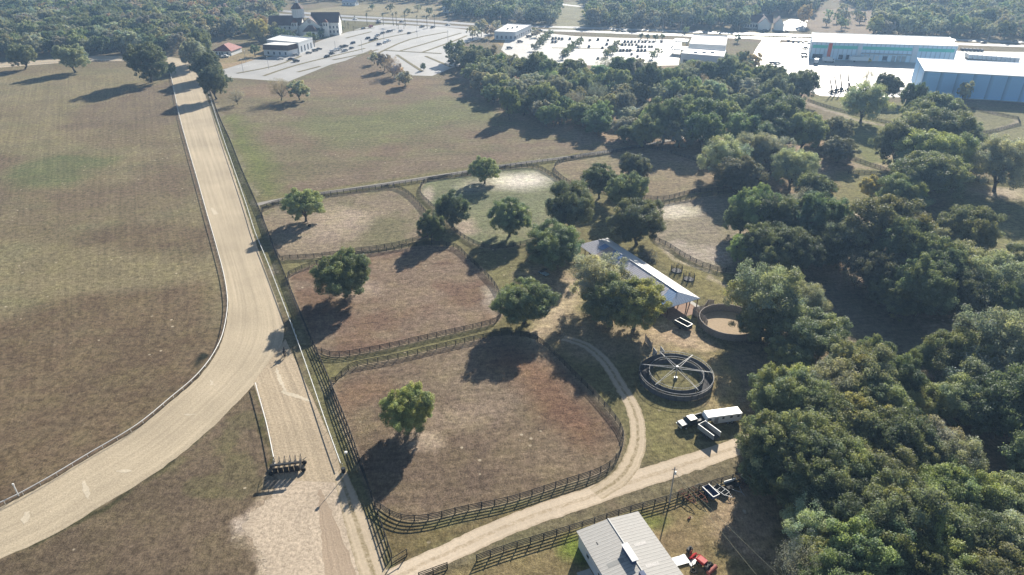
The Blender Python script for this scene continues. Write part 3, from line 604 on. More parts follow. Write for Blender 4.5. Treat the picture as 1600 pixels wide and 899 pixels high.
mb = MB(); mb.cyl((0, 0), .11, 0, 3.0, 8); mb.cyl((0, 0), .17, 2.7, 3.05, 8)
o = mb.obj('marker_pole', M['white_paint']); o.location = (*G(29, 775), 0); tag(o, 'single white distance pole standing inside the rail at the left edge', 'pole')

# ------------------------------------------------------------ trees
def new_mesh_np(name, v, f4, colr, mats, mi=None):
    me = bpy.data.meshes.new(name); N = len(v); F = len(f4)
    me.vertices.add(N); me.vertices.foreach_set('co', v.astype(np.float32).ravel())
    me.loops.add(F * 4); me.polygons.add(F); me.loops.foreach_set('vertex_index', f4.astype(np.int32).ravel()); me.polygons.foreach_set('loop_start', np.arange(F, dtype=np.int32) * 4)
    for m_ in mats: me.materials.append(m_)
    if mi is not None: me.polygons.foreach_set('material_index', mi.astype(np.int32))
    me.update(calc_edges=True)
    a = me.attributes.new('leaf', 'FLOAT_COLOR', 'FACE'); a.data.foreach_set('color', np.concatenate([colr, np.ones((F, 1))], 1).astype(np.float32).ravel())
    return me
def leaf_material():
    m = bpy.data.materials.new('foliage'); m.use_nodes = True; n = m.node_tree.nodes; l = m.node_tree.links
    b = n['Principled BSDF']; b.inputs['Roughness'].default_value = .62; b.inputs['Specular IOR Level'].default_value = .3
    at = n.new('ShaderNodeAttribute'); at.attribute_name = 'leaf'; oi = n.new('ShaderNodeObjectInfo')
    mx = n.new('ShaderNodeMixRGB'); mx.blend_type = 'MULTIPLY'; mx.inputs[0].default_value = 1; l.new(at.outputs['Color'], mx.inputs[1]); l.new(oi.outputs['Color'], mx.inputs[2])
    l.new(mx.outputs[0], b.inputs['Base Color'])
    tr = n.new('ShaderNodeBsdfTranslucent'); tm = n.new('ShaderNodeMixRGB'); tm.blend_type = 'MULTIPLY'; tm.inputs[0].default_value = 1; tm.inputs[2].default_value = (1.35, 1.35, .8, 1); l.new(mx.outputs[0], tm.inputs[1]); l.new(tm.outputs[0], tr.inputs[0])
    ms = n.new('ShaderNodeMixShader'); ms.inputs[0].default_value = .36; l.new(b.outputs[0], ms.inputs[1]); l.new(tr.outputs[0], ms.inputs[2]); l.new(ms.outputs[0], n['Material Output'].inputs['Surface'])
    return m
M['leaf'] = leaf_material()
R0, H0 = 7.0, 12.0
def crown_np(seed, nbig, nsub, nleaf, leaf, loose=1.0, flat=1.0):
    r = np.random.default_rng(seed); V = []; Cc = []; Ns = []; 
    big = []
    for i in range(nbig):
        a = i * 2.399 + r.random() * .7; u = (i + .5) / nbig
        cz = 1 - 1.65 * u; rad = math.sqrt(max(0, 1 - (cz * .92) ** 2)) if cz > -.2 else .86 + .35 * (cz + .2)
        k = r.uniform(.58, .82)
        big.append((np.array([math.cos(a) * rad * R0 * k, math.sin(a) * rad * R0 * k, H0 * (.50 + .37 * cz * r.uniform(.85, 1.08) * flat)]), R0 * r.uniform(.27, .43)))
    big.append((np.array([0, 0, H0 * .62]), R0 * .5))
    subs = []
    for c, br in big:
        tone = r.normal(0, .10); hue = r.normal(0, .06)
        for k in range(nsub):
            d = r.normal(size=3); d /= np.linalg.norm(d); d[2] = abs(d[2]) * .9 - .22 + .25 * r.random() if r.random() < .8 else d[2]; d /= np.linalg.norm(d)
            subs.append((c + d * br * r.uniform(.75, 1.12) * np.array([1, 1, .82]), br * r.uniform(.24, .5) * loose, tone + r.normal(0, .14), hue + r.normal(0, .05)))
    S = np.array([s[0] for s in subs]); SR = np.array([s[1] for s in subs])
    for c, sr, tone, hue in subs:
        n = max(4, int(nleaf * (sr / (R0 * .13)) ** 2 * r.uniform(.75, 1.2)))
        d = r.normal(size=(n, 3)); d /= np.linalg.norm(d, axis=1)[:, None]
        p = c + d * sr * (r.random((n, 1)) ** .4) * r.uniform(.85, 1.25, (n, 1)) * np.array([1, 1, .8])
        V.append(p); Ns.append(d)
        t = 1 + tone + r.normal(0, .13, n); Cc.append(np.stack([t * (1 + hue * 1.1), t * (1 + hue * .4), t * (1 - hue * 1.2)], 1))
    P = np.concatenate(V); D = np.concatenate(Ns); Cl = np.clip(np.concatenate(Cc), .35, 2.0)
    keep = P[:, 2] > H0 * .13; P, D, Cl = P[keep], D[keep], Cl[keep]; n = len(P)
    nrm = D * 1.3 + r.normal(size=(n, 3)) * .6 + np.array([0, 0, .2]); nrm /= np.linalg.norm(nrm, axis=1)[:, None]
    t = np.cross(nrm, r.normal(size=(n, 3))); t /= np.linalg.norm(t, axis=1)[:, None]; b = np.cross(nrm, t)
    s1 = leaf * r.uniform(.6, 1.35, (n, 1)) * .5; s2 = leaf * r.uniform(.45, 1.0, (n, 1)) * .5
    q = np.stack([P - t * s1 - b * s2 * .4, P - b * s2 * 1.1 + t * s1 * .3, P + t * s1 + b * s2 * .4, P + b * s2 + r.normal(size=(n, 3)) * .15 * leaf], 1).reshape(-1, 3)
    f = np.arange(n * 4).reshape(-1, 4)
    return q, f, Cl, [b_[0] for b_ in big]
def trunk_mb(tips, seed, thick=.42, n=6, twigs=0):
    r = np.random.default_rng(seed); mb = MB(); fork = Vector((r.normal(0, .35), r.normal(0, .35), H0 * r.uniform(.14, .2)))
    mb.tube([(0, 0, -.2), (0, 0, .4), tuple(fork * .55), tuple(fork)], [thick * 1.5, thick * 1.08, thick * .92, thick * .8], n + 2)
    for c in tips:
        c = Vector(c); mid = fork.lerp(c, .5) + Vector((r.normal(0, .5), r.normal(0, .5), -.2 + r.normal(0, .4)))
        mb.tube([tuple(fork - Vector((0, 0, .3))), tuple(fork.lerp(mid, .5) + Vector((0, 0, -.1))), tuple(mid), tuple(c)], [thick * .6, thick * .45, thick * .32, thick * .08], n)
        if twigs:
            for k in range(3):
                e = mid.lerp(c, r.uniform(.1, .8)); tpp = e + Vector((r.normal(0, 1.5), r.normal(0, 1.5), r.uniform(.2, 1.8))); mb.tube([tuple(e), tuple(e.lerp(tpp, .5) + Vector((0, 0, .2))), tuple(tpp)], [thick * .22, thick * .13, thick * .04], 4)
    return mb
LOD = {}
def make_lod(key, seeds, nbig, nsub, nleaf, leaf, loose=1.0, nt_=6):
    L = []
    for i, s_ in enumerate(seeds):
        q, f, cl, tips = crown_np(s_, nbig + (i % 3), nsub, nleaf, leaf, loose, flat=(1, .85, 1.1, .95, 1)[i % 5])
        cm = new_mesh_np('crown', q, f, cl, [M['leaf']]); tm = trunk_mb(tips[:9], s_, n=nt_, twigs=1).mesh('trunk', M['bark'])
        L.append((cm, tm, q, f, cl))
    LOD[key] = L
make_lod('near', (11, 12, 13, 14, 15, 16), 21, 16, 175, .29)
make_lod('mid', (21, 22, 23, 24, 25, 26), 19, 13, 92, .40)
make_lod('far', (31, 32, 33, 34, 35), 16, 9, 40, .66, nt_=4)
make_lod('speck', (41, 42, 43), 10, 4, 13, 1.25, 1.2, nt_=3)
make_lod('loose_near', (51, 52, 53), 18, 13, 105, .29, 1.1)
L = []
for s_ in (61, 62, 63, 64):
    q, f, cl, tips = crown_np(s_, 15, 9, 34, .2, 1.35, flat=(1, .85, 1.1, .95)[s_ % 4])
    L.append((new_mesh_np('crown', q, f, cl, [M['leaf']]), trunk_mb(tips[:14], s_, .34, 5, 1).mesh('trunk', M['bark']), q, f, cl))
LOD['bare'] = L

TINT = {'oak': (.080, .100, .046), 'dark': (.058, .078, .042), 'light': (.110, .130, .055), 'yellow': (.165, .165, .045), 'moss': (.125, .135, .105), 'grey': (.13, .125, .105),
        'autumn': (.16, .105, .06), 'gold': (.15, .13, .05), 'purple': (.16, .125, .12), 'bare': (.19, .165, .15), 'bright': (.13, .155, .05)}
TREES = []      # (x, y, R, H, style, label, group, twist)
def T(cx, cy, wpx, style='oak', label=None, group=None, asp=1.72, zf=.55):
    x, y = G(cx, cy); r_ = 5
    for _ in range(8):
        z = zf * asp * r_; x, y = G(cx, cy, z); r_ = wpx / 2 * depth_at(x, y, z) / FP
    TREES.append((x, y, r_, asp * r_, style, label, group))
def wood(pts, spacing, rr, styles, label, group, asp=(1.6, 2.1), maxn=9999, seed=1, keep=1.0, excl=()):
    r = np.random.default_rng(seed); P = np.array(GP(pts)); lo, hi = P.min(0), P.max(0); pts_ = []; 
    grid = {}; tries = int((hi - lo).prod() / spacing ** 2 * 7); cand = lo + r.random((tries, 2)) * (hi - lo)
    ins = sdf([tuple(p) for p in P], cand[:, 0], cand[:, 1]) < 0
    for e in excl: ins &= sdf(GP(e), cand[:, 0], cand[:, 1]) > 0
    for c in cand[ins]:
        k = (int(c[0] // spacing), int(c[1] // spacing)); ok = True
        for a in (-1, 0, 1):
            for b in (-1, 0, 1):
                for p in grid.get((k[0] + a, k[1] + b), ()):
                    if (p[0] - c[0]) ** 2 + (p[1] - c[1]) ** 2 < spacing ** 2: ok = False
        if ok: grid.setdefault(k, []).append(c); pts_.append(c)
    for c in pts_[:maxn]:
        if r.random() > keep: continue
        R_ = r.uniform(*rr); TREES.append((c[0], c[1], R_, R_ * r.uniform(*asp), styles[r.integers(len(styles))], label, group))
# single trees one can point at
T(33, 88, 42, 'oak', 'leafy green tree at the left edge beside the far bend of the track')
T(111, 92, 44, 'moss', 'grey-green mossy tree on the infield, second from the left edge')
T(229, 98, 58, 'dark', 'broad dark round tree at the inner corner of the far track bend', asp=1.9)
T(262, 107, 24, 'dark', 'small dark bushy tree leaning against the broad tree at the track corner')
T(332, 126, 50, 'dark', 'dark dense tree right of the shaded top end of the track', asp=2.1)
T(300, 82, 38, 'moss', 'grey-green tree where the track bends at its top end', asp=2.4)
T(322, 98, 46, 'dark', 'broad dark tree in the middle of the row right of the track top', asp=2.2)
T(316, 105, 34, 'moss', 'grey pale-leaved tree between two dark ones right of the track', asp=2.0)
T(312, 72, 36, 'dark', 'tall dark tree at the top end of the track', asp=2.6)
T(369, 150, 30, 'grey', 'small umbrella-shaped tree at the corner of the open field by the track', asp=1.6)
T(437, 139, 38, 'purple', 'purplish nearly leafless tree, left one of a pair below the church parking lot')
T(466, 141, 33, 'moss', 'grey-leaved tree, right one of a pair below the church parking lot')
T(474, 319, 58, 'light', 'round yellow-green tree alone in the upper left paddock', asp=1.85)
T(535, 430, 78, 'light', 'dense green tree alone in the reddish middle paddock', asp=1.9)
T(638, 643, 77, 'bright', 'round bright yellow-green tree alone in the lowest brown paddock', asp=1.85)
T(757, 263, 48, 'oak', 'dark tree beside the white sand patch along the gravel path', asp=1.9)
T(706, 325, 58, 'dark', 'dark green tree at the left end of the greenish paddock', asp=2.0)
T(673, 354, 48, 'dark', 'smaller dark tree on the fence corner left of its taller neighbour', asp=2.0)
T(796, 336, 70, 'oak', 'dark open-crowned tree in the greenish paddock', asp=1.9)
T(866, 382, 90, 'oak', 'large oak left of the far end of the long barn, utility cart beneath')
T(820, 470, 86, 'light', 'low green oak at the right end of the reddish paddock', asp=1.7)
T(938, 440, 96, 'moss', 'spreading pale green oak over the left side of the barn roof', asp=1.7)
T(994, 474, 104, 'yellow', 'yellow-green oak crowding the near end of the barn roof', asp=1.7)
T(958, 474, 84, 'light', 'middle oak of the three crowns left of the barn', asp=1.8)
T(998, 343, 84, 'oak', 'airy oak with a dark trunk right behind the barn', asp=1.9)
T(938, 280, 58, 'dark', 'dark oak on the left side of the clump in the tan paddock', asp=2.0)
T(993, 262, 52, 'dark', 'dark oak at the upper right of the clump in the tan paddock', asp=1.9)
T(976, 302, 58, 'oak', 'green oak in the middle of the clump in the tan paddock', asp=1.9)
T(892, 328, 84, 'dark', 'broad dark oak behind the large oak near the barn', asp=1.7)
T(1013, 402, 34, 'grey', 'low grey bush against the sunny side of the barn', asp=1.3, zf=.5)
T(796, 162, 37, 'oak', 'small oak standing out on the field in front of the tree belt', asp=2.5)
for a, b, c_, s_ in ((584, 90, 18, 'bare'), (600, 96, 26, 'purple'), (612, 102, 30, 'purple'), (620, 110, 22, 'bare')):
    T(a, b, c_, s_, 'leafless purple-grey tree in the clump at the field tip of the parking lot', 'leafless trees at the tip of the parking lot', 2.0)
T(632, 122, 27, 'moss', 'pale half-leafless tree at the lower end of the clump by the parking lot')
T(661, 104, 9, 'dark', 'tiny clipped round tree in the right part of the church parking lot', asp=2.4)
T(1352, 160, 62, 'moss', 'grey spreading tree with a dark trunk below the warehouse yard', asp=1.9)
T(1390, 132, 42, 'dark', 'dark open tree left of the blue-shaded warehouse', asp=2.2)
T(1426, 155, 36, 'dark', 'slim dark tree standing before the corner of the blue-shaded warehouse', asp=2.6)
T(1508, 143, 22, 'moss', 'small pale tree in front of the blue-shaded warehouse wall', asp=2.6)
T(1409, 214, 62, 'oak', 'tall oak with a bare trunk on the grass below the fence', asp=2.5, zf=.7)
T(1567, 260, 80, 'moss', 'leaning oak with light grey leaves near the right edge', asp=1.9)
T(1364, 292, 44, 'gold', 'yellowing tree joined to a green one right of the grass clearing', asp=1.7)
T(1408, 302, 70, 'oak', 'green tree joined to a yellowing one right of the grass clearing', asp=1.7)
T(1517, 362, 98, 'light', 'round sunlit oak with a visible trunk at the edge of the right pasture', asp=1.8)
T(1313, 232, 50, 'dark', 'small dark flat-topped tree left of the dark fence', asp=1.7)
T(1310, 203, 46, 'moss', 'thin grey tree above the small dark flat-topped tree', asp=2.2)
T(1262, 318, 60, 'grey', 'half-leafless grey tree on the upper right side of the middle wood', asp=1.9)
T(1165, 392, 46, 'bright', 'bright green small tree at the edge of the sandy paddock', asp=1.8)
T(1200, 462, 132, 'moss', 'big grey-green oak shading the round pen')
T(1192, 506, 78, 'oak', 'oak leaning over the right side of the round pen', asp=1.6)
T(1356, 122, 20, 'bare', 'tall leafless snag rising in front of the warehouse yard', asp=3.2)
T(1335, 612, 50, 'bare', 'leafless grey tree in the gap above the lower right wood')
T(1258, 478, 70, 'moss', 'grey-green oak right of the big oak by the round pen')
T(1272, 522, 104, 'light', 'big yellow-green oak below the round pen oak')
T(1235, 560, 70, 'oak', 'oak low on the left of the big yellow-green oak', asp=1.6)
T(1422, 632, 66, 'yellow', 'yellow-leaved tree among the green oaks near the lower right')
T(1448, 600, 60, 'grey', 'grey thin-leaved tree above the yellow-leaved one')
T(855, 180, 34, 'oak', 'rounded oak at the lower left corner of the tree belt', asp=2)
T(867, 187, 22, 'purple', 'pinkish leafless tree at the lower left corner of the tree belt', asp=1.9)
T(402, 47, 34, 'gold', 'orange-leaved tree beside the red-roofed house', asp=1.9)
T(350, 47, 20, 'gold', 'golden small tree behind the red-roofed house', asp=1.8)
T(1258, 22, 26, 'autumn', 'pale reddish tree beyond the highway near the far red-roofed building', asp=2.4)
T(1178, 97, 28, 'autumn', 'rusty tree beside the concrete side road', asp=1.9)
def many(lst, lab, grp, asp=1.8):
    for t in lst: T(t[0], t[1], t[2] * (1.12 if t[2] > 40 else 1), t[3] if len(t) > 3 else 'oak', lab(t[3] if len(t) > 3 else 'oak') , grp, asp)
lk = {'oak': 'mid-green', 'dark': 'dark green', 'light': 'light green', 'yellow': 'yellowish', 'moss': 'grey-green', 'bright': 'bright green', 'grey': 'thin grey', 'gold': 'golden', 'autumn': 'rusty', 'purple': 'leafless', 'bare': 'leafless'}
many([(1040, 190, 60), (1085, 186, 60), (1125, 182, 56), (1062, 204, 50, 'moss'), (1100, 204, 56), (1210, 180, 80, 'dark'), (1165, 206, 56), (1200, 208, 60, 'dark'), (1257, 204, 64, 'light'), (1135, 246, 62, 'moss'), (1180, 236, 58, 'moss'), (1208, 238, 62, 'moss'), (1155, 270, 62), (1240, 264, 62, 'moss'), (1280, 205, 40), (1228, 172, 46), (1250, 135, 50, 'dark'), (1213, 148, 46, 'moss'), (1206, 125, 44, 'dark'), ],
     lambda s: lk[s] + ' oak in the wood right of the tan paddock', 'oaks of the wood right of the tan paddock')
many([(1275, 298, 56), (1290, 388, 64, 'dark'), (1160, 342, 52, 'dark'), (1215, 410, 60), (1180, 330, 74), (1226, 342, 74, 'dark'), (1284, 350, 80, 'dark'), (1242, 388, 84, 'dark'), (1195, 378, 70, 'dark'), ],
     lambda s: lk[s] + ' oak in the middle wood right of the sandy paddock', 'oaks of the middle wood')
many([(1390, 362, 112, 'oak'), (1330, 384, 78, 'moss'), (1400, 462, 66, 'dark'), (1466, 376, 62, 'moss'), (1498, 468, 70, 'dark'), (1425, 435, 70, 'moss'), (1345, 425, 56, 'grey'), (1560, 470, 70), (1422, 402, 100), (1458, 424, 92, 'dark'), (1503, 418, 80, 'moss'), (1550, 436, 92, 'moss'), (1595, 424, 80), (1380, 430, 76, 'dark'), (1440, 456, 88, 'dark'), (1532, 466, 76, 'grey'), (1584, 470, 70, 'moss'), ],
     lambda s: lk[s] + ' oak in the wood right of the shaded clearing', 'oaks of the wood right of the shaded clearing')
many([(1442, 172, 56), (1475, 172, 56), (1448, 202, 90), (1482, 214, 80), (1500, 236, 60), (1462, 238, 90), (1456, 268, 90, 'oak'), ],
     lambda s: lk[s] + ' oak in the clump between the yellowing tree and the blue-shaded warehouse', 'oaks of the clump below the blue-shaded warehouse')
many([(1300, 620, 84, 'moss'), (1395, 594, 78, 'oak'), (1362, 562, 60, 'light'), (1342, 592, 92), (1250, 606, 74, 'yellow'), (1358, 628, 92), (1450, 575, 60), (1562, 540, 124, 'moss'), (1500, 562, 92, 'light'), (1542, 592, 112, 'moss'), (1602, 585, 100, 'moss'), (1515, 632, 92, 'light'), (1570, 636, 112), (1625, 640, 110), (1228, 630, 96, 'light'), (1242, 654, 92), (1290, 652, 100)],
     lambda s: lk[s] + ' oak between the shaded clearing and the lower right wood', 'oaks below the shaded clearing')
many([(1218, 700, 104), (1282, 690, 112, 'light'), (1342, 664, 104, 'yellow'), (1392, 684, 112), (1442, 694, 92, 'moss'), (1482, 716, 92, 'moss'), (1203, 728, 84, 'oak'), (1262, 742, 112), (1322, 744, 112, 'light'), (1382, 746, 112, 'light'), (1300, 778, 90, 'dark'), (1352, 706, 80, 'moss'), (1424, 726, 80, 'light'), (1440, 762, 104, 'bright'), (1496, 770, 92, 'light'), (1340, 802, 112, 'dark'), (1400, 812, 122), (1452, 822, 112, 'light'), (1266, 826, 92, 'moss'), (1294, 872, 92, 'yellow'), (1352, 874, 112, 'light'), (1412, 884, 112), (1470, 864, 112, 'bright'), (1532, 856, 112), (1548, 905, 120, 'light'), (1600, 790, 100, 'light'), (1595, 866, 114, 'moss'), (1258, 893, 92, 'grey'), (1320, 925, 110), (1400, 945, 120), (1480, 930, 120), (1640, 720, 110), (1655, 820, 120), (1650, 900, 120), ],
     lambda s: lk[s] + ' oak of the dense wood filling the lower right corner', 'oaks of the lower right wood')
wood([(704, 96), (745, 98), (790, 112), (870, 122), (1000, 124), (1165, 126), (1200, 130), (1235, 160), (1200, 175), (1150, 178), (1080, 180), (1020, 190), (1010, 235), (960, 222), (900, 204), (845, 196), (800, 176), (770, 162), (745, 140), (715, 118)], 9.0, (4.8, 7.9), ['oak', 'moss', 'dark', 'moss', 'light', 'oak', 'light', 'moss', 'grey'], 'oak in the broad tree belt right of the open field', 'oaks of the broad tree belt', seed=3, asp=(1.4, 2.3), keep=.88)
wood([(-160, 92), (0, 91), (100, 87), (200, 84), (285, 84), (300, 60), (335, 62), (400, 70), (418, 60), (428, 40), (440, 12), (400, -8), (200, -20), (-160, -20)], 9.5, (5.2, 8), ['oak', 'moss', 'dark', 'light', 'oak', 'moss', 'oak', 'oak', 'oak', 'grey', 'dark', 'moss', 'light', 'moss', 'dark', 'oak', 'autumn', 'purple'], 'tree in the dense wood beyond the far bend of the track', 'trees of the upper left wood', seed=4, asp=(1.6, 2.2), excl=([(325, 90), (330, 62), (420, 55), (425, 85)],))
FW = 'tree of the far woods beyond the highway'
wood([(470, 4), (560, 2), (700, 6), (880, -2), (880, -14), (470, -14)], 10, (4, 7), ['moss', 'oak', 'dark', 'grey'], FW, 'trees of the far woods', seed=5)
wood([(700, 24), (760, 32), (800, 36), (868, 38), (874, 10), (840, 4), (700, 8)], 8.5, (5, 7.5), ['oak', 'moss', 'dark'], FW, 'trees of the far woods', seed=6, asp=(1.8, 2.3))
wood([(916, 43), (1000, 44), (1100, 46), (1163, 47), (1185, 22), (1265, 26), (1280, 4), (1300, -14), (900, -14), (925, 10)], 8, (4.5, 7), ['oak', 'moss', 'dark'], FW, 'trees of the far woods', seed=7, asp=(2.2, 2.8))
wood([(1360, 56), (1500, 59), (1640, 66), (1760, 70), (1760, -14), (1300, -14), (1330, 8), (1372, 20)], 8.5, (4.5, 7.5), ['moss', 'oak', 'light', 'moss', 'grey'], FW, 'trees of the far woods', seed=8, asp=(1.8, 2.5))
wood([(1280, 44), (1345, 48), (1345, 20), (1290, 22)], 16, (3.5, 5.5), ['moss', 'oak', 'grey'], FW, 'trees of the far woods', seed=9)
wood([(560, 15), (700, 19), (720, 28), (640, 24)], 22, (3, 4.5), ['oak', 'moss'], FW, 'trees of the far woods', seed=10)
wood([(-400, -18), (2000, -18), (2600, -60), (-1000, -60)], 24, (9, 14), ['moss', 'oak'], FW, 'trees of the far woods', seed=11, maxn=1500)
many([(x_, y_, 13, s_) for x_, y_, s_ in ((838, 52, 'moss'), (849, 60, 'oak'), (856, 54, 'moss'), (843, 68, 'dark'), (836, 73, 'moss'), (905, 66, 'moss'), (893, 73, 'oak'), (886, 80, 'moss'), (880, 86, 'dark'), (962, 72, 'moss'), (958, 78, 'oak'), (950, 82, 'moss'), (1028, 80, 'moss'), (1020, 86, 'oak'))], lambda s: lk[s] + ' shrub-like tree in a planted row across the far parking lot', 'trees in rows across the far parking lot', 1.7)
# trees round the lots and the church
many([(437, 52, 20, 'oak'), (449, 55, 18, 'dark'), (426, 48, 22, 'moss'), (459, 53, 13, 'moss'), (500, 50, 13, 'dark'), (508, 47, 12, 'oak'), (519, 42, 13, 'moss'), (484, 56, 11, 'oak'), (478, 60, 12, 'moss'), (470, 66, 14, 'oak'), (500, 52, 11), (492, 58, 10), (430, 70, 14, 'dark'), (397, 78, 18, 'dark'), (462, 70, 12, 'purple'), (520, 47, 9), (534, 45, 9), (512, 44, 9)], lambda s: lk[s] + ' small tree planted close to the church buildings', 'small trees round the church', 2.0)
many([(835, 48, 10), (845, 64, 12, 'dark'), (853, 57, 12), (860, 51, 10), (908, 62, 10), (897, 70, 12, 'dark'), (889, 77, 12), (882, 82, 11), (964, 68, 12, 'moss'), (955, 76, 12, 'dark'), (947, 84, 12)], lambda s: lk[s] + ' shrub-like tree in a planted row across the far parking lot', 'trees in rows across the far parking lot', 1.9)
many([(738, 50, 20, 'bare'), (752, 44, 22, 'bare'), (764, 48, 20, 'purple'), (776, 41, 18, 'bare')], lambda s: 'leafless grey tree left of the small white flat-roofed building', 'leafless trees by the white flat-roofed building', 2.1)
many([(1002, 56, 9), (1012, 57, 9, 'dark'), (1025, 58, 10), (1035, 57, 9), (1072, 47, 10, 'light'), (1153, 60, 12, 'dark'), (1160, 92, 26, 'oak'), (1146, 99, 20, 'dark'), (1168, 105, 20)], lambda s: lk[s] + ' tree standing round the two white shop buildings', 'trees round the shop buildings', 2.0)
STY_LOD = {'bare': 'bare', 'purple': 'bare', 'grey': 'bare'}
TREES = [t for t in TREES if t[1] > 60]
def appar(t): return t[2] * 2 * FP / depth_at(t[0], t[1], t[3] * .6)
def onscreen(t):
    u = t[0] / depth_at(t[0], t[1]) * FP; return abs(u) < 860
TREES.sort(key=lambda t: -(appar(t) + (0 if onscreen(t) else -200) + (300 if t[6] is None else 0)))
NIND = 300
trr = np.random.default_rng(77)
def tree_color(style, lift=True):
    c = (np.array(TINT[style]) * .70 + np.mean(TINT[style]) * .30) * (2.35 if lift else 2.0) * trr.uniform(.72, 1.3); return np.clip(c * (1 + trr.normal(0, .05, 3)), .01, 1)
for t in TREES[:NIND]:
    x, y, r_, h_, style, lab, grp = t; ap = appar(t)
    key = STY_LOD.get(style) or ('loose_near' if style == 'moss' and ap > 60 else 'near' if ap > 66 else 'mid' if ap > 34 else 'far')
    L = LOD[key]; cm, tm = L[trr.integers(len(L))][:2]
    name = 'bare_tree' if style in ('bare', 'purple') else 'oak_tree'
    o = empty(name, (x, y, 0), trr.random() * 6.28); o.scale = (r_ / R0 * trr.uniform(.84, 1.12), r_ / R0 * trr.uniform(.84, 1.12), h_ / H0 * trr.uniform(.88, 1.12))
    if grp in ('oaks of the broad tree belt', 'trees of the upper left wood'): lab = lk[style] + ' ' + lab
    if grp == 'trees of the far woods': lab = lk[style] + ' ' + lab
    tag(o, lab, 'tree', grp)
    put(bpy.data.objects.new('trunk', tm), o); c_ = put(bpy.data.objects.new('crown', cm), o); c_.color = (*tree_color(style), 1)
# the rest of the trees: one mass
def merged(ts, name):
    Vs, Fs, Cs, Ms = [], [], [], []; off = 0
    for t in ts:
        x, y, r_, h_, style = t[:5]; key = 'bare' if False else ('far' if appar(t) > 22 else 'speck'); _, _, q, f, cl = LOD[key][trr.integers(len(LOD[key]))]
        a = trr.random() * 6.28; ca, sa = math.cos(a), math.sin(a); s_ = r_ / R0
        v = np.stack([(q[:, 0] * ca - q[:, 1] * sa) * s_ + x, (q[:, 0] * sa + q[:, 1] * ca) * s_ + y, q[:, 2] * h_ / H0], 1)
        Vs.append(v); Fs.append(f + off); Cs.append(cl * tree_color(style)); off += len(v)
        b = .3; tv = np.array([(x - b, y - b, 0), (x + b, y - b, 0), (x + b, y + b, 0), (x - b, y + b, 0), (x - .1, y - .1, h_ * .6), (x + .1, y - .1, h_ * .6), (x + .1, y + .1, h_ * .6), (x - .1, y + .1, h_ * .6)])
        Vs.append(tv); Fs.append(np.array([(0, 1, 5, 4), (1, 2, 6, 5), (2, 3, 7, 6), (3, 0, 4, 7)]) + off); Cs.append(np.tile((.09, .075, .06), (4, 1))); off += 8
    me = new_mesh_np(name, np.concatenate(Vs), np.concatenate(Fs), np.concatenate(Cs), [M['leaf']])
    o = put(bpy.data.objects.new(name, me)); o.color = (1, 1, 1, 1); return o
print('TREES', len(TREES)); tag(merged(TREES[NIND:], 'woodland'), 'mass of distant woodland trees', kind='stuff')

# ------------------------------------------------------------ buildings
def inset(poly, d):
    c = np.mean(poly, 0); out = []
    for p in poly:
        v = np.array(p) - c; L = np.hypot(*v); out.append(tuple(c + v * (1 - d / L)))
    return out
def polyb(name, label, cat, roofpx, h, wall, roof, parapet=.35, over=.0):
    """flat-roofed building from its four roof corners (near-left, near-right, far-right, far-left)"""
    P = [np.array(G(a, b, h)) for a, b in roofpx]; o = empty(name, (float(P[0][0]), float(P[0][1]), 0)); tag(o, label, cat)
    L = [tuple(p - P[0]) for p in P]
    mb = MB(); mb.prism(L, 0, h - .25, 'z'); w_ = mb.obj('wall', wall, o)
    mb = MB(); mb.prism(L, h - .247, h, 'z'); q = inset(L, 0 - .12 - over); mb2 = MB(); mb2.prism(q, h - .3, h + .05, 'z'); mb2.obj('roof', roof, o)
    if parapet:
        mb = MB(); n = 4; a = inset(L, -.14); b = inset(L, .35)
        for i in range(4):
            j = (i + 1) % 4; v0 = len(mb.v)
            for z in (h + .053, h + parapet):
                for p in (a[i], a[j], b[j], b[i]): mb.v.append((*p, z))
            for f in ((0, 1, 2, 3), (4, 5, 6, 7), (0, 1, 5, 4), (1, 2, 6, 5), (2, 3, 7, 6), (3, 0, 4, 7)): mb.face([v0 + k for k in f])
        mb.obj('parapet', wall, o)
    return o, L
def on_wall(o, A, B, name, s0, s1, z0, z1, m, proud=.06, frame=None):
    """a panel on the wall A-B of a building, s along it in metres"""
    A = Vector(A); B = Vector(B); d = (B - A).normalized(); nn = Vector((d.y, -d.x))
    mb = MB(); c = [A + d * s0 + nn * .003, A + d * s1 + nn * .003, A + d * s1 + nn * proud, A + d * s0 + nn * proud]
    mb.prism([tuple(p) for p in c], z0, z1, 'z'); x = mb.obj(name, m, o)
    if frame:
        mb = MB()
        for (a, b, e, f) in ((s0 - .12, s1 + .12, z1 + .002, z1 + .14), (s0 - .12, s1 + .12, z0 - .14, z0 - .002)):
            c = [A + d * a + nn * .004, A + d * b + nn * .004, A + d * b + nn * (proud + .05), A + d * a + nn * (proud + .05)]; mb.prism([tuple(p) for p in c], e, f, 'z')
        mb.obj('frame', frame, x)
    return x
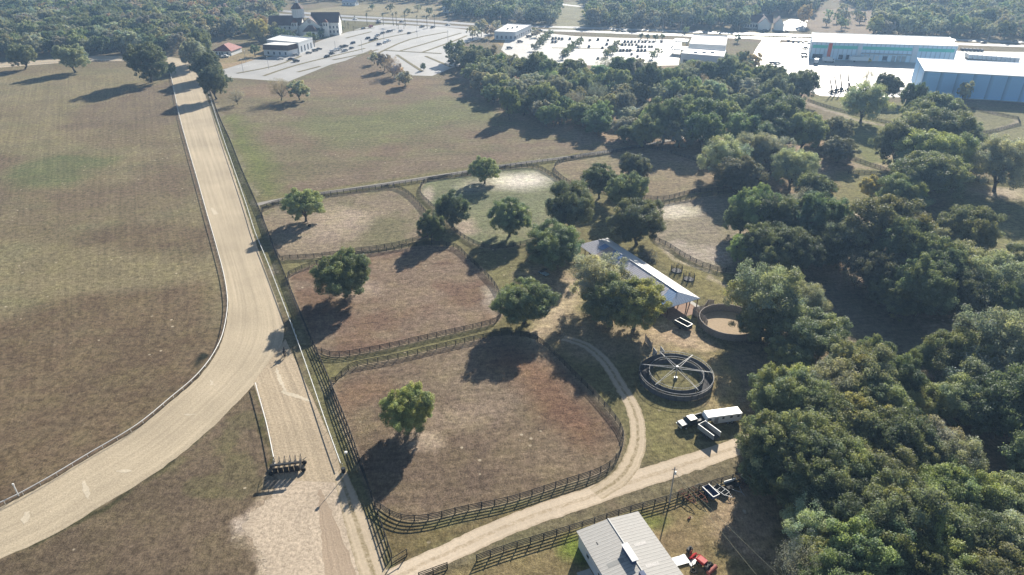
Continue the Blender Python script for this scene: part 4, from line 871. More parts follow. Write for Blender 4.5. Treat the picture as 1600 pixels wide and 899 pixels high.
def gable(o, x0, x1, y0, y1, he, hr, m, axis='x', over=.5, hip=0, name='roof', th=.14, wall=None):
    """pitched roof as a solid skin over a rectangle, ridge along axis, hip = how far the ridge stops short"""
    mb = MB(); X0, X1, Y0, Y1 = x0 - over, x1 + over, y0 - over, y1 + over
    if axis == 'x': r = [((X0 + hip), (y0 + y1) / 2), ((X1 - hip), (y0 + y1) / 2)]; rows = [[(X0, Y0), (X1, Y0)], r, [(X0, Y1), (X1, Y1)]]
    else: r = [((x0 + x1) / 2, Y0 + hip), ((x0 + x1) / 2, Y1 - hip)]; rows = [[(X1, Y0), (X1, Y1)], r, [(X0, Y0), (X0, Y1)]]
    for dz in (0, th):
        for k, rw in enumerate(rows):
            for p in rw: mb.v.append((*p, (hr if k == 1 else he) + dz))
    top = 6
    for b in (0, 6):
        mb.face((b, b + 1, b + 3, b + 2)); mb.face((b + 2, b + 3, b + 5, b + 4))
        if hip: mb.face((b, b + 2, b + 4)); mb.face((b + 1, b + 5, b + 3))
    mb.face((0, 1, 7, 6)); mb.face((4, 5, 11, 10))
    if hip: mb.face((0, 4, 10, 6)); mb.face((1, 5, 11, 7))
    else: mb.face((0, 2, 8, 6)); mb.face((2, 4, 10, 8)); mb.face((1, 3, 9, 7)); mb.face((3, 5, 11, 9))
    x = mb.obj(name, m, o)
    if wall:    # gable end walls
        w_ = MB()
        if axis == 'x':
            for xa, xb in ((x0, x0 + .2), (x1 - .2, x1)): w_.prism([(y0, he), (y1, he), ((y0 + y1) / 2, hr - .05)], xa, xb, 'x')
        else:
            for ya, yb in ((y0, y0 + .2), (y1 - .2, y1)): w_.prism([(x0, he), (x1, he), ((x0 + x1) / 2, hr - .05)], ya, yb, 'y')
        w_.obj('gable_wall', wall, o)
    return x

# long barn
M['roof_barn'] = ribbed('roof_barn', (.60, .60, .66), .75, 0, .7, .0, col2=(.40, .37, .40))
M['roof_white'] = ribbed('roof_white', (.66, .65, .63), .75, 0, .8, .0, var=.05)
M['roof_shed'] = ribbed('roof_shed', (.45, .435, .41), .62, 1, .85, .0, var=.07)
M['siding_white'] = ribbed('siding_white', (.70, .72, .74), 1.2, 0, .55, 0, var=.04)
bx, by = 27.1, 192.2
barn = empty('barn', (bx, by, 0), R(-62.4)); tag(barn, 'long open-sided horse barn with weathered white and blue metal roof', 'barn')
def slope(pts, m, name, dz=.0):
    mb = MB(); n_ = len(pts); mb.v += [(a, b, c + dz) for a, b, c in pts] + [(a, b, c + dz - .12) for a, b, c in pts]
    mb.face(range(n_)); mb.face(range(2 * n_ - 1, n_ - 1, -1))
    for i in range(n_): j = (i + 1) % n_; mb.face((i, j, n_ + j, n_ + i))
    return mb.obj(name, m, barn)
HR, HE, HWd = 5.4, 3.5, 5.5; X0, X1, XE, XF = 0, 37.1, 40.2, -3.4
slope([(XF, -HWd, HE), (0, 0, HR), (34.2, 0, HR), (36.4, -HWd, HE)], M['roof_barn'], 'roof')
slope([(34.21, 0, HR), (X1, 0, HR), (XE, -HWd, HE), (36.41, -HWd, HE)], ribbed('roof_blue', (.13, .25, .48), .75, 0, .45, .1, col2=(.20, .33, .52)), 'roof_panel')
slope([(XF, HWd, HE), (0, .01, HR), (X1, .01, HR), (XE, HWd, HE)], M['roof_white'], 'roof')
slope([(X1 + .01, 0, HR), (XE + .01, HWd, HE), (XE + .01, -HWd, HE)], ribbed('roof_hip', (.55, .62, .72), .75, 1, .45, .1, col2=(.38, .46, .60)), 'roof_hip')
slope([(-.01, 0, HR), (XF - .01, HWd, HE), (XF - .01, -HWd, HE)], M['roof_barn'], 'roof_hip')
def on_left(x0, x1, t0, t1, x2=None, x3=None):
    f = lambda t: (-HWd * t, HR + (HE - HR) * t)
    a, b = f(t0), f(t1); return [(x0, a[0], a[1]), (x1, a[0], a[1]), (x3 or x1, b[0], b[1]), (x2 or x0, b[0], b[1])]
bp = ribbed('roof_patch', (.10, .20, .42), .75, 0, .45, .1, col2=(.16, .26, .44))
slope(on_left(3.4, 5.8, .02, .45, 3.0, 5.2), bp, 'roof_patch', .02 + .12); slope(on_left(8.6, 14.2, .02, .72, 8.2, 12), bp, 'roof_patch', .02 + .12); slope(on_left(5.6, 8.4, .03, .95), ribbed('roof_pink', (.42, .34, .32), .75, 0, .5), 'roof_patch', .02 + .12)
mb = MB(); mb.tube([(-.2, 0, HR + .03), (X1 + .1, 0, HR + .03)], .13, 6); mb.obj('ridge_cap', M['grey_metal'], barn)
mb = MB(); mb.box(0, 33.5, -3.7, -3.5, 0, 3.1); mb.box(0, 33.5, 3.5, 3.7, 0, 3.1); mb.box(33.3, 33.5, -3.5, -.9, 0, 3.1); mb.box(33.3, 33.5, .9, 3.5, 0, 3.1); mb.box(0, .2, -3.5, 3.5, 0, 3.1)
for k in range(1, 9): mb.box(k * 3.7 - .06, k * 3.7 + .06, -3.5, -1.1, 0, 2.2); mb.box(k * 3.7 - .06, k * 3.7 + .06, 1.1, 3.5, 0, 2.2)
mb.obj('stalls', M['brown_wood'], barn)
pm_ = MB(); pm_.box(-.1, .1, -.1, .1, 0, HE + .02); pmesh = pm_.mesh('post', M['brown_wood'])
for x_ in [-2.9] + [k * 3.7 for k in range(0, 11)] + [39.7]:
    for y_ in (-5.1, 5.1): q = put(bpy.data.objects.new('post', pmesh), barn); q.location = (x_, y_, 0)
q = put(bpy.data.objects.new('post', pmesh), barn); q.location = (39.7, 1.4, 0)
mb = MB(); mb.box(39.6, 39.8, -5.1, 5.1, HE - .25, HE - .05); mb.box(-3, 39.8, -5.2, -5.0, HE - .25, HE - .05); mb.box(-3, 39.8, 5.0, 5.2, HE - .25, HE - .05); mb.obj('beam', M['brown_wood'], barn)
mb = MB(); mb.box(33.6, 41.5, -5.2, 5.6, -.02, .06); mb.obj('floor_slab', M['rug'], barn); mb = MB(); mb.box(-3.5, 42.5, 5.62, 6.9, -.02, .07); mb.obj('kerb', M['concrete'], barn)

# white shed at the bottom edge
shed = empty('metal_shed', (10.8, 80.5, 0), R(21.2)); tag(shed, 'white metal shed with ribbed low-pitched roof at the bottom edge', 'shed')
mb = MB(); mb.box(.35, 11.55, -24, -.35, 0, 3.55); mb.obj('wall', M['siding_white'], shed)
mb = MB(); v = [(0, 0, 3.6), (5.95, 0, 4.15), (11.9, 0, 3.6), (0, -24.5, 3.6), (5.95, -24.5, 4.15), (11.9, -24.5, 3.6)]
for s_, nm in ((0, 'roof'), (1, 'roof')):
    mb = MB(); q = [v[s_], v[s_ + 1], v[s_ + 4], v[s_ + 3]]; mb.v += q + [(a, b, c - .1) for a, b, c in q]; mb.face((0, 1, 2, 3)); mb.face((7, 6, 5, 4))
    for i in range(4): mb.face((i, (i + 1) % 4, 4 + (i + 1) % 4, 4 + i))
    mb.obj('roof', M['roof_shed'], shed)
mb = MB(); mb.prism([(.4, 3.5), (11.5, 3.5), (5.95, 4.02)], -.6, -.4, 'y'); mb.obj('gable_wall', M['siding_white'], shed)
mb = MB(); mb.tube([(5.95, .02, 4.16), (5.95, -24.5, 4.16)], .12, 6); mb.obj('ridge_cap', M['grey_metal'], shed)
mb = MB(); mb.box(5.1, 5.9, -9.6, -6.3, 3.9, 4.9); vb = mb.obj('ridge_vent', M['bed_blue'], shed); mb = MB(); mb.prism([(5.0, 4.91), (6.15, 4.91), (6.15, 4.99), (5.0, 4.99)], -9.75, -6.15, 'y'); mb.obj('vent_cap', M['white_metal'], vb)
mb = MB(); mb.box(5.1, 5.9, -14.2, -11.6, 3.9, 4.8); mb.obj('ridge_vent', M['bed_blue'], shed)
def roofpatch(x0, x1, y0, y1, m, name):
    z = lambda x: 3.6 + .55 * (x if x < 5.95 else 11.9 - x) / 5.95 + .012
    mb = MB(); mb.v += [(x0, y0, z(x0)), (x1, y0, z(x1)), (x1, y1, z(x1)), (x0, y1, z(x0))]; mb.face((0, 1, 2, 3)); mb.obj(name, m, shed)
roofpatch(1.5, 4.4, -8.6, -7.8, mat('skylight', (.27, .27, .26), .6), 'skylight')
roofpatch(7.4, 9.6, -6.7, -6.1, mat('roof_stain', (.47, .45, .43), .7, var=.3, vscale=6), 'roof_patch'); roofpatch(7.0, 9.4, -11.0, -10.3, bpy.data.materials['roof_stain'], 'roof_patch')
roofpatch(2.2, 2.5, -7.1, -6.7, bpy.data.materials['roof_stain'], 'roof_patch'); roofpatch(1.9, 2.1, -4.0, -3.4, M['dark_metal'], 'roof_patch')
for (y0, y1, z0, z1, nm, m_) in ((-8.6, -7.6, 1.2, 2.2, 'window', M['pane']), (-4.2, -3.5, 1.3, 2.1, 'window', M['pane']), (-12.4, -11.4, 0, 2.1, 'door', M['grey_metal']), (-15, -14, 1.2, 2.2, 'window', M['pane'])):
    mb = MB(); mb.box(.28, .352, y0, y1, z0, z1); w_ = mb.obj(nm, m_, shed); mb = MB(); mb.box(.24, .35, y0 - .1, y1 + .1, z1 + .003, z1 + .1); mb.obj('frame', M['white_paint'], w_)
mb = MB(); mb.box(-2.2, .2, -16, -5, .0, .08); mb.obj('slab', M['concrete'], shed)

# horse walker
wc = G(1057, 581, 2.0); walker = empty('horse_walker', (wc[0], wc[1], 0)); tag(walker, 'round horse walker with six white arms inside a dark ring wall', 'horse walker')
def ring(r, z0, z1, th, m, name, parent, n=72, a0=0, a1=2 * math.pi, lean=0):
    mb = MB(); full = abs(a1 - a0 - 2 * math.pi) < 1e-6; k = n if full else n + 1
    for i in range(k):
        a = a0 + (a1 - a0) * i / n
        for rr, z in ((r, z0), (r + lean, z1), (r + th + lean, z1), (r + th, z0)): mb.v.append((math.cos(a) * rr, math.sin(a) * rr, z))
    for i in range(n):
        j = (i + 1) % k
        for q in range(4): mb.face((i * 4 + q, j * 4 + q, j * 4 + (q + 1) % 4, i * 4 + (q + 1) % 4))
    return mb.obj(name, m, parent)
for r_, np_, nm in ((8.35, 32, 'outer_wall'), (6.15, 24, 'inner_wall')):
    ring(r_, .05, 1.35, .05, M['mesh_grey'], nm, walker)
    ring(r_ - .03, 1.95, 2.01, .06, M['rail_grey'], 'top_rail', walker); ring(r_ - .02, 1.37, 1.41, .05, M['dark_metal'], 'rail', walker)
    pmb = MB(); pmb.cyl((0, 0), .045, 0, 2.0, 6); pmh = pmb.mesh('post', M['dark_metal'])
    for i in range(np_): a = 2 * math.pi * i / np_; q = put(bpy.data.objects.new('post', pmh), walker); q.location = (math.cos(a) * (r_ + .1), math.sin(a) * (r_ + .1), 0)
    mb = MB()
    for i in range(np_ * 3): a = 2 * math.pi * i / (np_ * 3); x_, y_ = math.cos(a) * (r_ + .02), math.sin(a) * (r_ + .02); mb.tube([(x_, y_, 1.4), (x_, y_, 1.95)], .012, 4, cap=False)
    mb.obj('mesh_panel', M['dark_metal'], walker)
ring(6.25, .01, .03, 2.05, M['ring_shade'], 'shaded_floor', walker)  # shadow between the two ring walls, put into the floor colour
mb = MB(); mb.cyl((0, 0), .16, 0, 3.4, 10); mb.cyl((0, 0), .3, 3.0, 3.5, 12); mb.box(-.35, .35, -.3, .3, .0, .5); mb.obj('hub', M['grey_metal'], walker)
mb = MB(); mb.cyl((0, 0), .06, 3.5, 3.7, 8); mb.obj('mast', M['steel'], walker)
for px, py in ((380, 145), (760, 190), (165, 292), (990, 388), (370, 505), (785, 552)):
    q = G(980 + px / 7.49, 530 + py / 7.49, 2.4); a = math.atan2(q[1] - wc[1], q[0] - wc[0]); d = Vector((math.cos(a), math.sin(a), 0)); s_ = Vector((-d.y, d.x, 0)); mb = MB()
    e = d * 8.1 + Vector((0, 0, 2.35))
    mb.tube([tuple(d * .4 + s_ * .35 + Vector((0, 0, 3.1))), tuple(e)], .045, 6); mb.tube([tuple(d * .4 - s_ * .35 + Vector((0, 0, 3.1))), tuple(e)], .045, 6); mb.tube([tuple(Vector((0, 0, 3.65))), tuple(d * 5.6 + Vector((0, 0, 2.72)))], .022, 4)
    mb.tube([tuple(d * 7.2 + Vector((0, 0, 2.4))), tuple(d * 7.2 + Vector((0, 0, 1.0)))], .03, 4); mb.obj('arm', M['arm_grey'], walker)
mb = MB(); a = math.atan2(*(np.array(G(1022, 548)) - np.array(wc))[::-1]); Mt = Matrix.Rotation(a, 4, 'Z'); mb.box(8.5, 10.6, -1.0, -.9, 0, 2, 0, Mt); mb.box(8.5, 10.6, .9, 1.0, 0, 2, 0, Mt); mb.obj('gate', M['rail_grey'], walker)

# round pen of grey boards and its alley
pc = G(1140, 499, 1.9); pen = empty('round_pen', (pc[0], pc[1], 0)); tag(pen, 'round pen of grey upright boards with sand floor beside the barn', 'round pen')
ring(7.4, -.05, 1.95, .06, M['grey_wood'], 'board_wall', pen, n=56, lean=.18); ring(7.5, 1.96, 2.05, .16, M['grey_wood'], 'top_rail', pen, lean=0)
pmb = MB(); pmb.box(-.08, .08, -.08, .08, 0, 2.15); pmh = pmb.mesh('post', M['grey_wood'])
for i in range(34): a = 2 * math.pi * i / 34; q = put(bpy.data.objects.new('post', pmh), pen); q.location = (math.cos(a) * 7.78, math.sin(a) * 7.78, 0); q.rotation_euler = (0, 0, a)
mb = MB(); mb.v += [(math.cos(k * .19635) * 7.3, math.sin(k * .19635) * 7.3, .03) for k in range(32)]; mb.face(range(32)); mb.obj('sand_floor', mat('pen_sand', alb(196, 174, 146), 1, var=.2, bump=.5), pen)
def boardwall(pts, label, h=1.8, m=None):
    p = np.array(GP(pts)); o = empty('board_wall', (float(p[0][0]), float(p[0][1]), 0)); tag(o, label, 'wall', 'grey board walls of the alley'); p = p - p[0]
    for k in range(5): rail_obj(resample(p, step=1), .12 + k * h / 5, .12 + (k + .82) * h / 5, .05, .1, m or M['grey_wood'], o, 'board')
    for q in resample(p, step=2.2): x = put(bpy.data.objects.new('post', pmh), o); x.location = (q[0], q[1], 0)
boardwall([(1082, 493), (1100, 504), (1104, 512)], 'grey board wall from the barn corner to the round pen, nearer the dumpster')
boardwall([(1083, 490), (1100, 487), (1106, 477), (1114, 479)], 'grey board wall from the barn corner round the far side of the alley')
boardwall([(1018, 546), (1012, 538), (1008, 533)], 'short board wall at the entrance of the horse walker')

# two octagonal enclosures on the grass right of the barn
for (px, py, lab) in ((1057, 424, 'black octagonal mesh cage on the grass, the one farther from the camera'), (1076, 437, 'black octagonal mesh cage on the grass, the one nearer the camera')):
    g_ = G(px, py); o = empty('octagonal_cage', (g_[0], g_[1], 0)); tag(o, lab, 'cage', 'octagonal cages right of the barn'); mb = MB(); A_ = [(math.cos(k * math.pi / 4 + .3) * 1.7, math.sin(k * math.pi / 4 + .3) * 1.7) for k in range(8)]
    for k in range(8):
        a, b = A_[k], A_[(k + 1) % 8]
        for z in np.linspace(.15, 1.75, 9): mb.tube([(*a, z), (*b, z)], .022, 4)
        for t in np.linspace(0, 1, 5)[:-1]: mb.tube([(a[0] + (b[0] - a[0]) * t, a[1] + (b[1] - a[1]) * t, 0), (a[0] + (b[0] - a[0]) * t, a[1] + (b[1] - a[1]) * t, 1.75)], .02, 4)
    mb.obj('mesh_panel', M['black'], o)
    for a in A_: mb = MB(); mb.cyl(a, .06, 0, 2.0, 6); mb.obj('post', M['black'], o)
    mb = MB(); mb.prism([tuple(np.array(a) * .93) for a in A_], .0, .25, 'z'); mb.obj('pad', M['mesh_grey'], o); mb = MB(); mb.cyl((0, .1), .16, .3, 2.2, 8); mb.obj('mast', M['black'], o)

# ------------------------------------------------------------ church and neighbours
cx, cy = G(476, 58); ch = empty('church', (cx, cy, 0), R(3)); tag(ch, 'cream church with brown tiled roofs, drum tower and arched porch', 'church')
ww_, tb = M['stucco'], M['tile_brown']
for (x0, x1, y0, y1, h, hr, ax) in ((-30, -3, 6, 20, 8.5, 15.5, 'x'), (5, 28, 9, 23, 10, 17.5, 'x'), (-4, 14, 2, 22, 8, 15, 'y')):
    mb = MB(); mb.box(x0, x1, y0, y1, 0, h); mb.obj('wall', ww_, ch); gable(ch, x0, x1, y0, y1, h + .01, hr, tb, ax, .6, 0, wall=ww_)
def octa(r, z0, z1, m, name, c=(-6, 14), r2=None, n=8):
    mb = MB(); mb.cyl(c, r, z0, z1, n, r2=r2); return mb.obj(name, m, ch)
octa(5.2, 14, 21, M['white_paint'], 'tower_drum'); octa(6, 21.01, 25.5, tb, 'tower_roof', r2=1.5); octa(1.4, 25.5, 28.5, M['white_paint'], 'lantern'); octa(1.7, 28.51, 31, M['white_paint'], 'lantern_roof', r2=.1)
for k in range(8):
    a = -math.pi / 2 + (k - 3.5) * math.pi / 4 + math.pi / 8; mb = MB(); Mt = Matrix.Translation((-6, 14, 0)) @ Matrix.Rotation(a, 4, 'Z'); mb.box(4.75, 4.9, -.8, .8, 15.8, 20, 0, Mt); mb.obj('window', M['pane'], ch)
mb = MB(); mb.box(1, 12, -6, 1.9, 0, 5.2); mb.obj('porch', ww_, ch); gable(ch, 1, 12, -6, 2, 5.21, 9.4, tb, 'x', .7, 4.6, name='porch_roof')
for x_ in (3, 7.6):
    mb = MB(); mb.prism([(x_, .1), (x_ + 2.6, .1)] + [(x_ + 1.3 + 1.3 * math.cos(t), 3 + 1.3 * math.sin(t)) for t in np.linspace(0, math.pi, 9)], -6.06, -6.003, 'y'); mb.obj('arch_opening', M['black'], ch)
mb = MB(); mb.prism([(5 + 1.6 * math.cos(t), 12 + 1.6 * math.sin(t)) for t in np.linspace(0, 2 * math.pi, 17)[:-1]], 1.9, 1.997, 'y'); mb.obj('window', M['pane'], ch)
for x_ in (-8, 18):
    mb = MB(); mb.box(x_ - 2.2, x_ + 2.2, 2.5, 6.5, 0, 11); t_ = mb.obj('turret', ww_, ch); mb = MB(); mb.cyl((x_, 4.5), 3.1, 11.01, 13.4, 4, r2=.3); mb.obj('turret_roof', M['rust'], t_)
    for k in (-1, 1): mb = MB(); mb.box(x_ + k * .95 - .5, x_ + k * .95 + .5, 2.42, 2.497, 8.2, 10.4); mb.obj('opening', M['black'], t_)
for x_, yy in [(-28, 6), (-24.5, 6), (-21, 6), (-17, 6), (-13, 6), (20.5, 9), (23.5, 9), (26.5, 9)]:
    for z in (1.8, 5.4): mb = MB(); mb.box(x_ - .6, x_ + .6, yy - .07, yy - .003, z, z + 2); mb.obj('window', M['pane'], ch)
o, L = polyb('office_building', 'low white office with brown mansard roof next to the parking lot', 'building', [(411.5, 78), (450, 79.5), (465, 76), (430, 74)], 4.0, M['stucco_white'], M['membrane'], 0)
q = [tuple(p) for p in inset(L, -.5)]; q2 = inset(L, .3); mb = MB()
for p in q: mb.v.append((*p, 4.1))
for p in q2: mb.v.append((*p, 7.6))
for i in range(4): mb.face((i, (i + 1) % 4, 4 + (i + 1) % 4, 4 + i))
mb.face((7, 6, 5, 4)); mb.obj('mansard_roof', tb, o); mb = MB(); mb.prism(inset(L, .2), 7.62, 7.8, 'z'); mb.obj('roof_deck', M['membrane'], o)
for k in range(4): on_wall(o, L[0], L[1], 'window', 3 + k * 4.6, 4.3 + k * 4.6, .9, 2.9, M['pane'], frame=M['white_paint'])
o, L = polyb('hall_building', 'long white flat-roofed hall behind the brown mansard office', 'building', [(417, 63.5), (466, 68), (488, 60.5), (440, 56)], 7.5, M['stucco_white'], M['membrane'], .7)
for k in range(5): on_wall(o, L[1], L[2], 'window', 3 + k * 5, 4.6 + k * 5, 1, 5, M['pane'])
hx, hy = G(348, 87); hs = empty('house', (hx, hy, 0), R(-8)); tag(hs, 'small white house with a red hipped roof beside the parking lot', 'house')
mb = MB(); mb.box(-7, 7, 0, 16, 0, 3.2); mb.obj('wall', M['stucco_white'], hs); gable(hs, -7, 7, 0, 16, 3.21, 7.2, M['tile_red'], 'y', .7, 5)
for x_ in (-4.5, 0, 4): mb = MB(); mb.box(x_ - .7, x_ + .7, -.06, -.003, 1, 2.4); mb.obj('window', M['pane'], hs)
mb = MB(); mb.box(-2.6, -1.5, -.07, -.003, 0, 2.2); mb.obj('door', M['brown_wood'], hs)
o, L = polyb('clinic_building', 'white flat-roofed building left of the far parking lot', 'building', [(772.5, 50), (805.5, 51), (830, 39.8), (794, 37.8)], 6.2, M['stucco_white'], M['membrane'], .5)
for k in range(5): on_wall(o, L[0], L[1], 'window', 1.5 + k * 3.8, 3.1 + k * 3.8, 1, 3.2, M['pane'])
for k in range(7): on_wall(o, L[1], L[2], 'window', 3 + k * 6, 5 + k * 6, .8, 3.4, M['pane'])
for k in range(3): g_ = np.array(L).mean(0) + (k * 4 - 4, k * 5 - 5); mb = MB(); mb.box(g_[0] - .8, g_[0] + .8, g_[1] - .8, g_[1] + .8, 6.26, 7.4); mb.obj('roof_unit', M['grey_metal'], o)
o, L = polyb('shop_building', 'nearer white flat-roofed shop behind the tree belt', 'building', [(1064, 84.5), (1131, 90), (1134, 80), (1073, 75.5)], 6.5, M['stucco_white'], M['membrane'], .7)
for k in range(6): on_wall(o, L[0], L[1], 'window', 2 + k * 4.6, 5 + k * 4.6, .6, 3, M['pane'])
for k in range(3): g_ = np.array(L).mean(0) + (k * 6 - 6, 0); mb = MB(); mb.box(g_[0] - 1, g_[0] + 1, g_[1] - 1, g_[1] + 1, 6.56, 7.6); mb.obj('roof_unit', M['grey_metal'], o)
o, L = polyb('shop_building', 'farther and larger white flat-roofed shop near the highway', 'building', [(1077, 69.5), (1134, 72.5), (1137, 57.5), (1083, 55)], 7, M['stucco_white'], M['membrane'], .7)
for k in range(6): on_wall(o, L[0], L[1], 'window', 2 + k * 4.6, 5 + k * 4.6, .6, 3, M['pane'])
for (c, lab) in (([(1050, 64), (1074, 66), (1077, 62), (1056, 60.5)], 'farther flat drive-through canopy left of the shops'), ([(1049, 76.5), (1074, 79), (1077, 74), (1054, 72)], 'nearer flat drive-through canopy left of the shops')):
    P = [np.array(G(a, b, 4.2)) for a, b in c]; o = empty('canopy', (*P[0], 0)); tag(o, lab, 'canopy', 'canopies beside the shops'); L = [tuple(p - P[0]) for p in P]; mb = MB(); mb.prism(L, 3.8, 4.5, 'z'); mb.obj('canopy_roof', M['white_metal'], o); mb = MB()
    for p in inset(L, 1): mb.box(p[0] - .2, p[0] + .2, p[1] - .2, p[1] + .2, 0, 3.79)
    mb.obj('column', M['grey_metal'], o)
o, L = polyb('warehouse', 'huge white warehouse with green band and one orange upright stripe', 'warehouse', [(1269.5, 66), (1497, 73), (1484, 58.5), (1269, 51.5)], 11.6, ribbed('siding_pale', (.68, .82, .92), 3, 0, .55, 0, var=.04), M['roof_white'], .3)
A_, B_ = L[0], L[1]; LL = math.dist(A_, B_)
for a, b in ((.01, .115), (.15, .325), (.36, .70), (.745, .985)): on_wall(o, A_, B_, 'green_band', a * LL, b * LL, 7.6, 9.8, M['green_band'], .08)
on_wall(o, A_, B_, 'orange_stripe', .12 * LL, .145 * LL, 0, 11.2, mat('orange_panel', (.75, .15, .08), .6), .3)
for a, b in ((.33, .355), (.705, .74)): on_wall(o, A_, B_, 'pilaster', a * LL, b * LL, 0, 11.3, M['stucco_white'], .5)
on_wall(o, A_, B_, 'awning', .36 * LL, .70 * LL, 4.9, 5.5, M['grey_metal'], 2.2)
for a, b in ((.02, .09), (.205, .235), (.26, .28), (.515, .545)): on_wall(o, A_, B_, 'window', a * LL, b * LL, .6, 3.6, M['pane'], .1)
for a in (.575, .61, .645): on_wall(o, A_, B_, 'dock_door', a * LL, (a + .026) * LL, 0, 4, M['grey_metal'], .1)
for a in (.30, .38, .42, .46): on_wall(o, A_, B_, 'wall_panel', a * LL, (a + .028) * LL, 0, 3.8, M['white_metal'], .1)
o, L = polyb('warehouse', 'tall plain white warehouse at the right edge, tinted blue for shade and haze', 'warehouse', [(1445, 111.5), (1700, 126), (1690, 103), (1433, 91)], 13.5, ribbed('siding_blue_shade', (.34, .64, .96), 8, 0, .55, 0, var=.04), M['roof_white'], .25)  # white metal wall; blue of shade and haze put into the siding colour
sheet('walkway', [(1462, 152), (1640, 163), (1640, 158), (1465, 148)], m_conc, .02)
# far building with purple-red roofs across the highway
fx, fy = G(1187, 46); fr = empty('lodge_building', (fx, fy, 0), R(-14)); tag(fr, 'dark red-roofed building with bright gables across the highway', 'building')
for (x0, x1, y0, y1, ax) in ((-14, 10, 4, 18, 'x'), (-2, 8, -4, 20, 'y'), (12, 20, -2, 12, 'y')):
    mb = MB(); mb.box(x0, x1, y0, y1, 0, 5); mb.obj('wall', M['stucco'], fr); gable(fr, x0, x1, y0, y1, 5.01, 10.5, M['tile_brown'], ax, .8, 0, wall=M['white_paint'])
for k in range(5): mb = MB(); mb.box(-13 + k * 2.3, -11.6 + k * 2.3, 3.93, 3.997, 1, 3.4); mb.obj('window', M['pane'], fr)
for (px, py, lab, rw) in ((706, 20, 'pale-roofed house among trees beyond the highway, leftmost of three', 9), (735, 22, 'pale-roofed house among trees beyond the highway, middle of three', 8), (757, 24, 'pale-roofed house among trees beyond the highway, rightmost of three', 7), (545, 9, 'white-roofed house far away behind the church', 8)):
    a, b = G(px, py); h_ = empty('house', (a, b, 0), R(random.uniform(-20, 20))); tag(h_, lab, 'house'); mb = MB(); mb.box(-rw, rw, 0, 9, 0, 3.2); mb.obj('wall', M['stucco_white'], h_); gable(h_, -rw, rw, 0, 9, 3.21, 5.8, M['roof_white'], 'x', .6, 0, wall=M['stucco_white'])
    for k in range(3): mb = MB(); mb.box(-rw + 2 + k * 4, -rw + 3.2 + k * 4, -.06, -.003, 1, 2.3); mb.obj('window', M['pane'], h_)

# ------------------------------------------------------------ vehicles
def wheel(mbx, x, y, r, wd): mbx.cyl((x, r), r, y - wd / 2, y + wd / 2, 14, axis='y')
def car_parts(kind):
    b = MB(); g = MB()
    if kind == 'sedan':
        Lc, Wc = 4.7, .9; prof = [(-2.35, .35), (2.35, .35), (2.33, .75), (1.2, .95), (.3, 1.42), (-1.0, 1.45), (-1.75, 1.0), (-2.33, .95)]; gp = [(1.05, .97), (.28, 1.36), (-.98, 1.39), (-1.62, 1.0)]
    elif kind == 'suv':
        Lc, Wc = 4.8, .95; prof = [(-2.4, .4), (2.4, .4), (2.38, .95), (1.3, 1.1), (.6, 1.7), (-2.1, 1.72), (-2.38, 1.1)]; gp = [(1.15, 1.12), (.6, 1.62), (-2.05, 1.64), (-2.2, 1.12)]
    else:
        Lc, Wc = 5.9, 1.0; prof = [(-2.95, .5), (2.95, .5), (2.92, 1.1), (1.7, 1.2), (1.0, 1.85), (-.6, 1.87), (-.8, 1.15), (-2.93, 1.15)]; gp = [(1.55, 1.2), (.97, 1.77), (-.55, 1.79), (-.68, 1.2)]
    b.prism(prof, -Wc, Wc, 'y'); g.prism(gp, -Wc - .012, Wc + .012, 'y')
    g.v += [(gp[0][0] + .03, -Wc * .85, gp[0][1] + .02), (gp[0][0] + .03, Wc * .85, gp[0][1] + .02), (gp[1][0] + .05, Wc * .8, gp[1][1] + .02), (gp[1][0] + .05, -Wc * .8, gp[1][1] + .02)]; k = len(g.v); g.face((k - 4, k - 3, k - 2, k - 1))
    wm = MB()
    for x_ in (-Lc * .31, Lc * .31):
        for y_ in (-Wc + .08, Wc - .08): wheel(wm, x_, y_, .35, .24)
    l_ = MB()
    for y_ in (-Wc * .72, Wc * .72): l_.box(Lc / 2 - .01, Lc / 2 + .02, y_ - .18, y_ + .18, .62, .76)
    return [('body', b.mesh('body', M['paint'], .05)), ('windows', g.mesh('windows', M['glass'])), ('wheels', wm.mesh('wheels', M['rubber'])), ('headlights', l_.mesh('headlights', M['white_paint']))]
CARS = {k: car_parts(k) for k in ('sedan', 'suv', 'pickup')}
COL = {'white': (.75, .75, .74), 'silver': (.42, .43, .45), 'black': (.02, .02, .022), 'dark blue': (.02, .035, .09), 'grey': (.13, .135, .14), 'red': (.35, .02, .02), 'dark': (.03, .03, .035)}
def car(px, py, rz, kind, colr, label, group):
    a, b = G(px, py); o = empty('pickup_truck' if kind == 'pickup' else 'parked_car', (a, b, .012), R(rz)); tag(o, label, 'car', group)
    for nm, me in CARS[kind]: x = put(bpy.data.objects.new(nm, me), o); x.color = (*COL[colr], 1)
cr_ = random.Random(3)
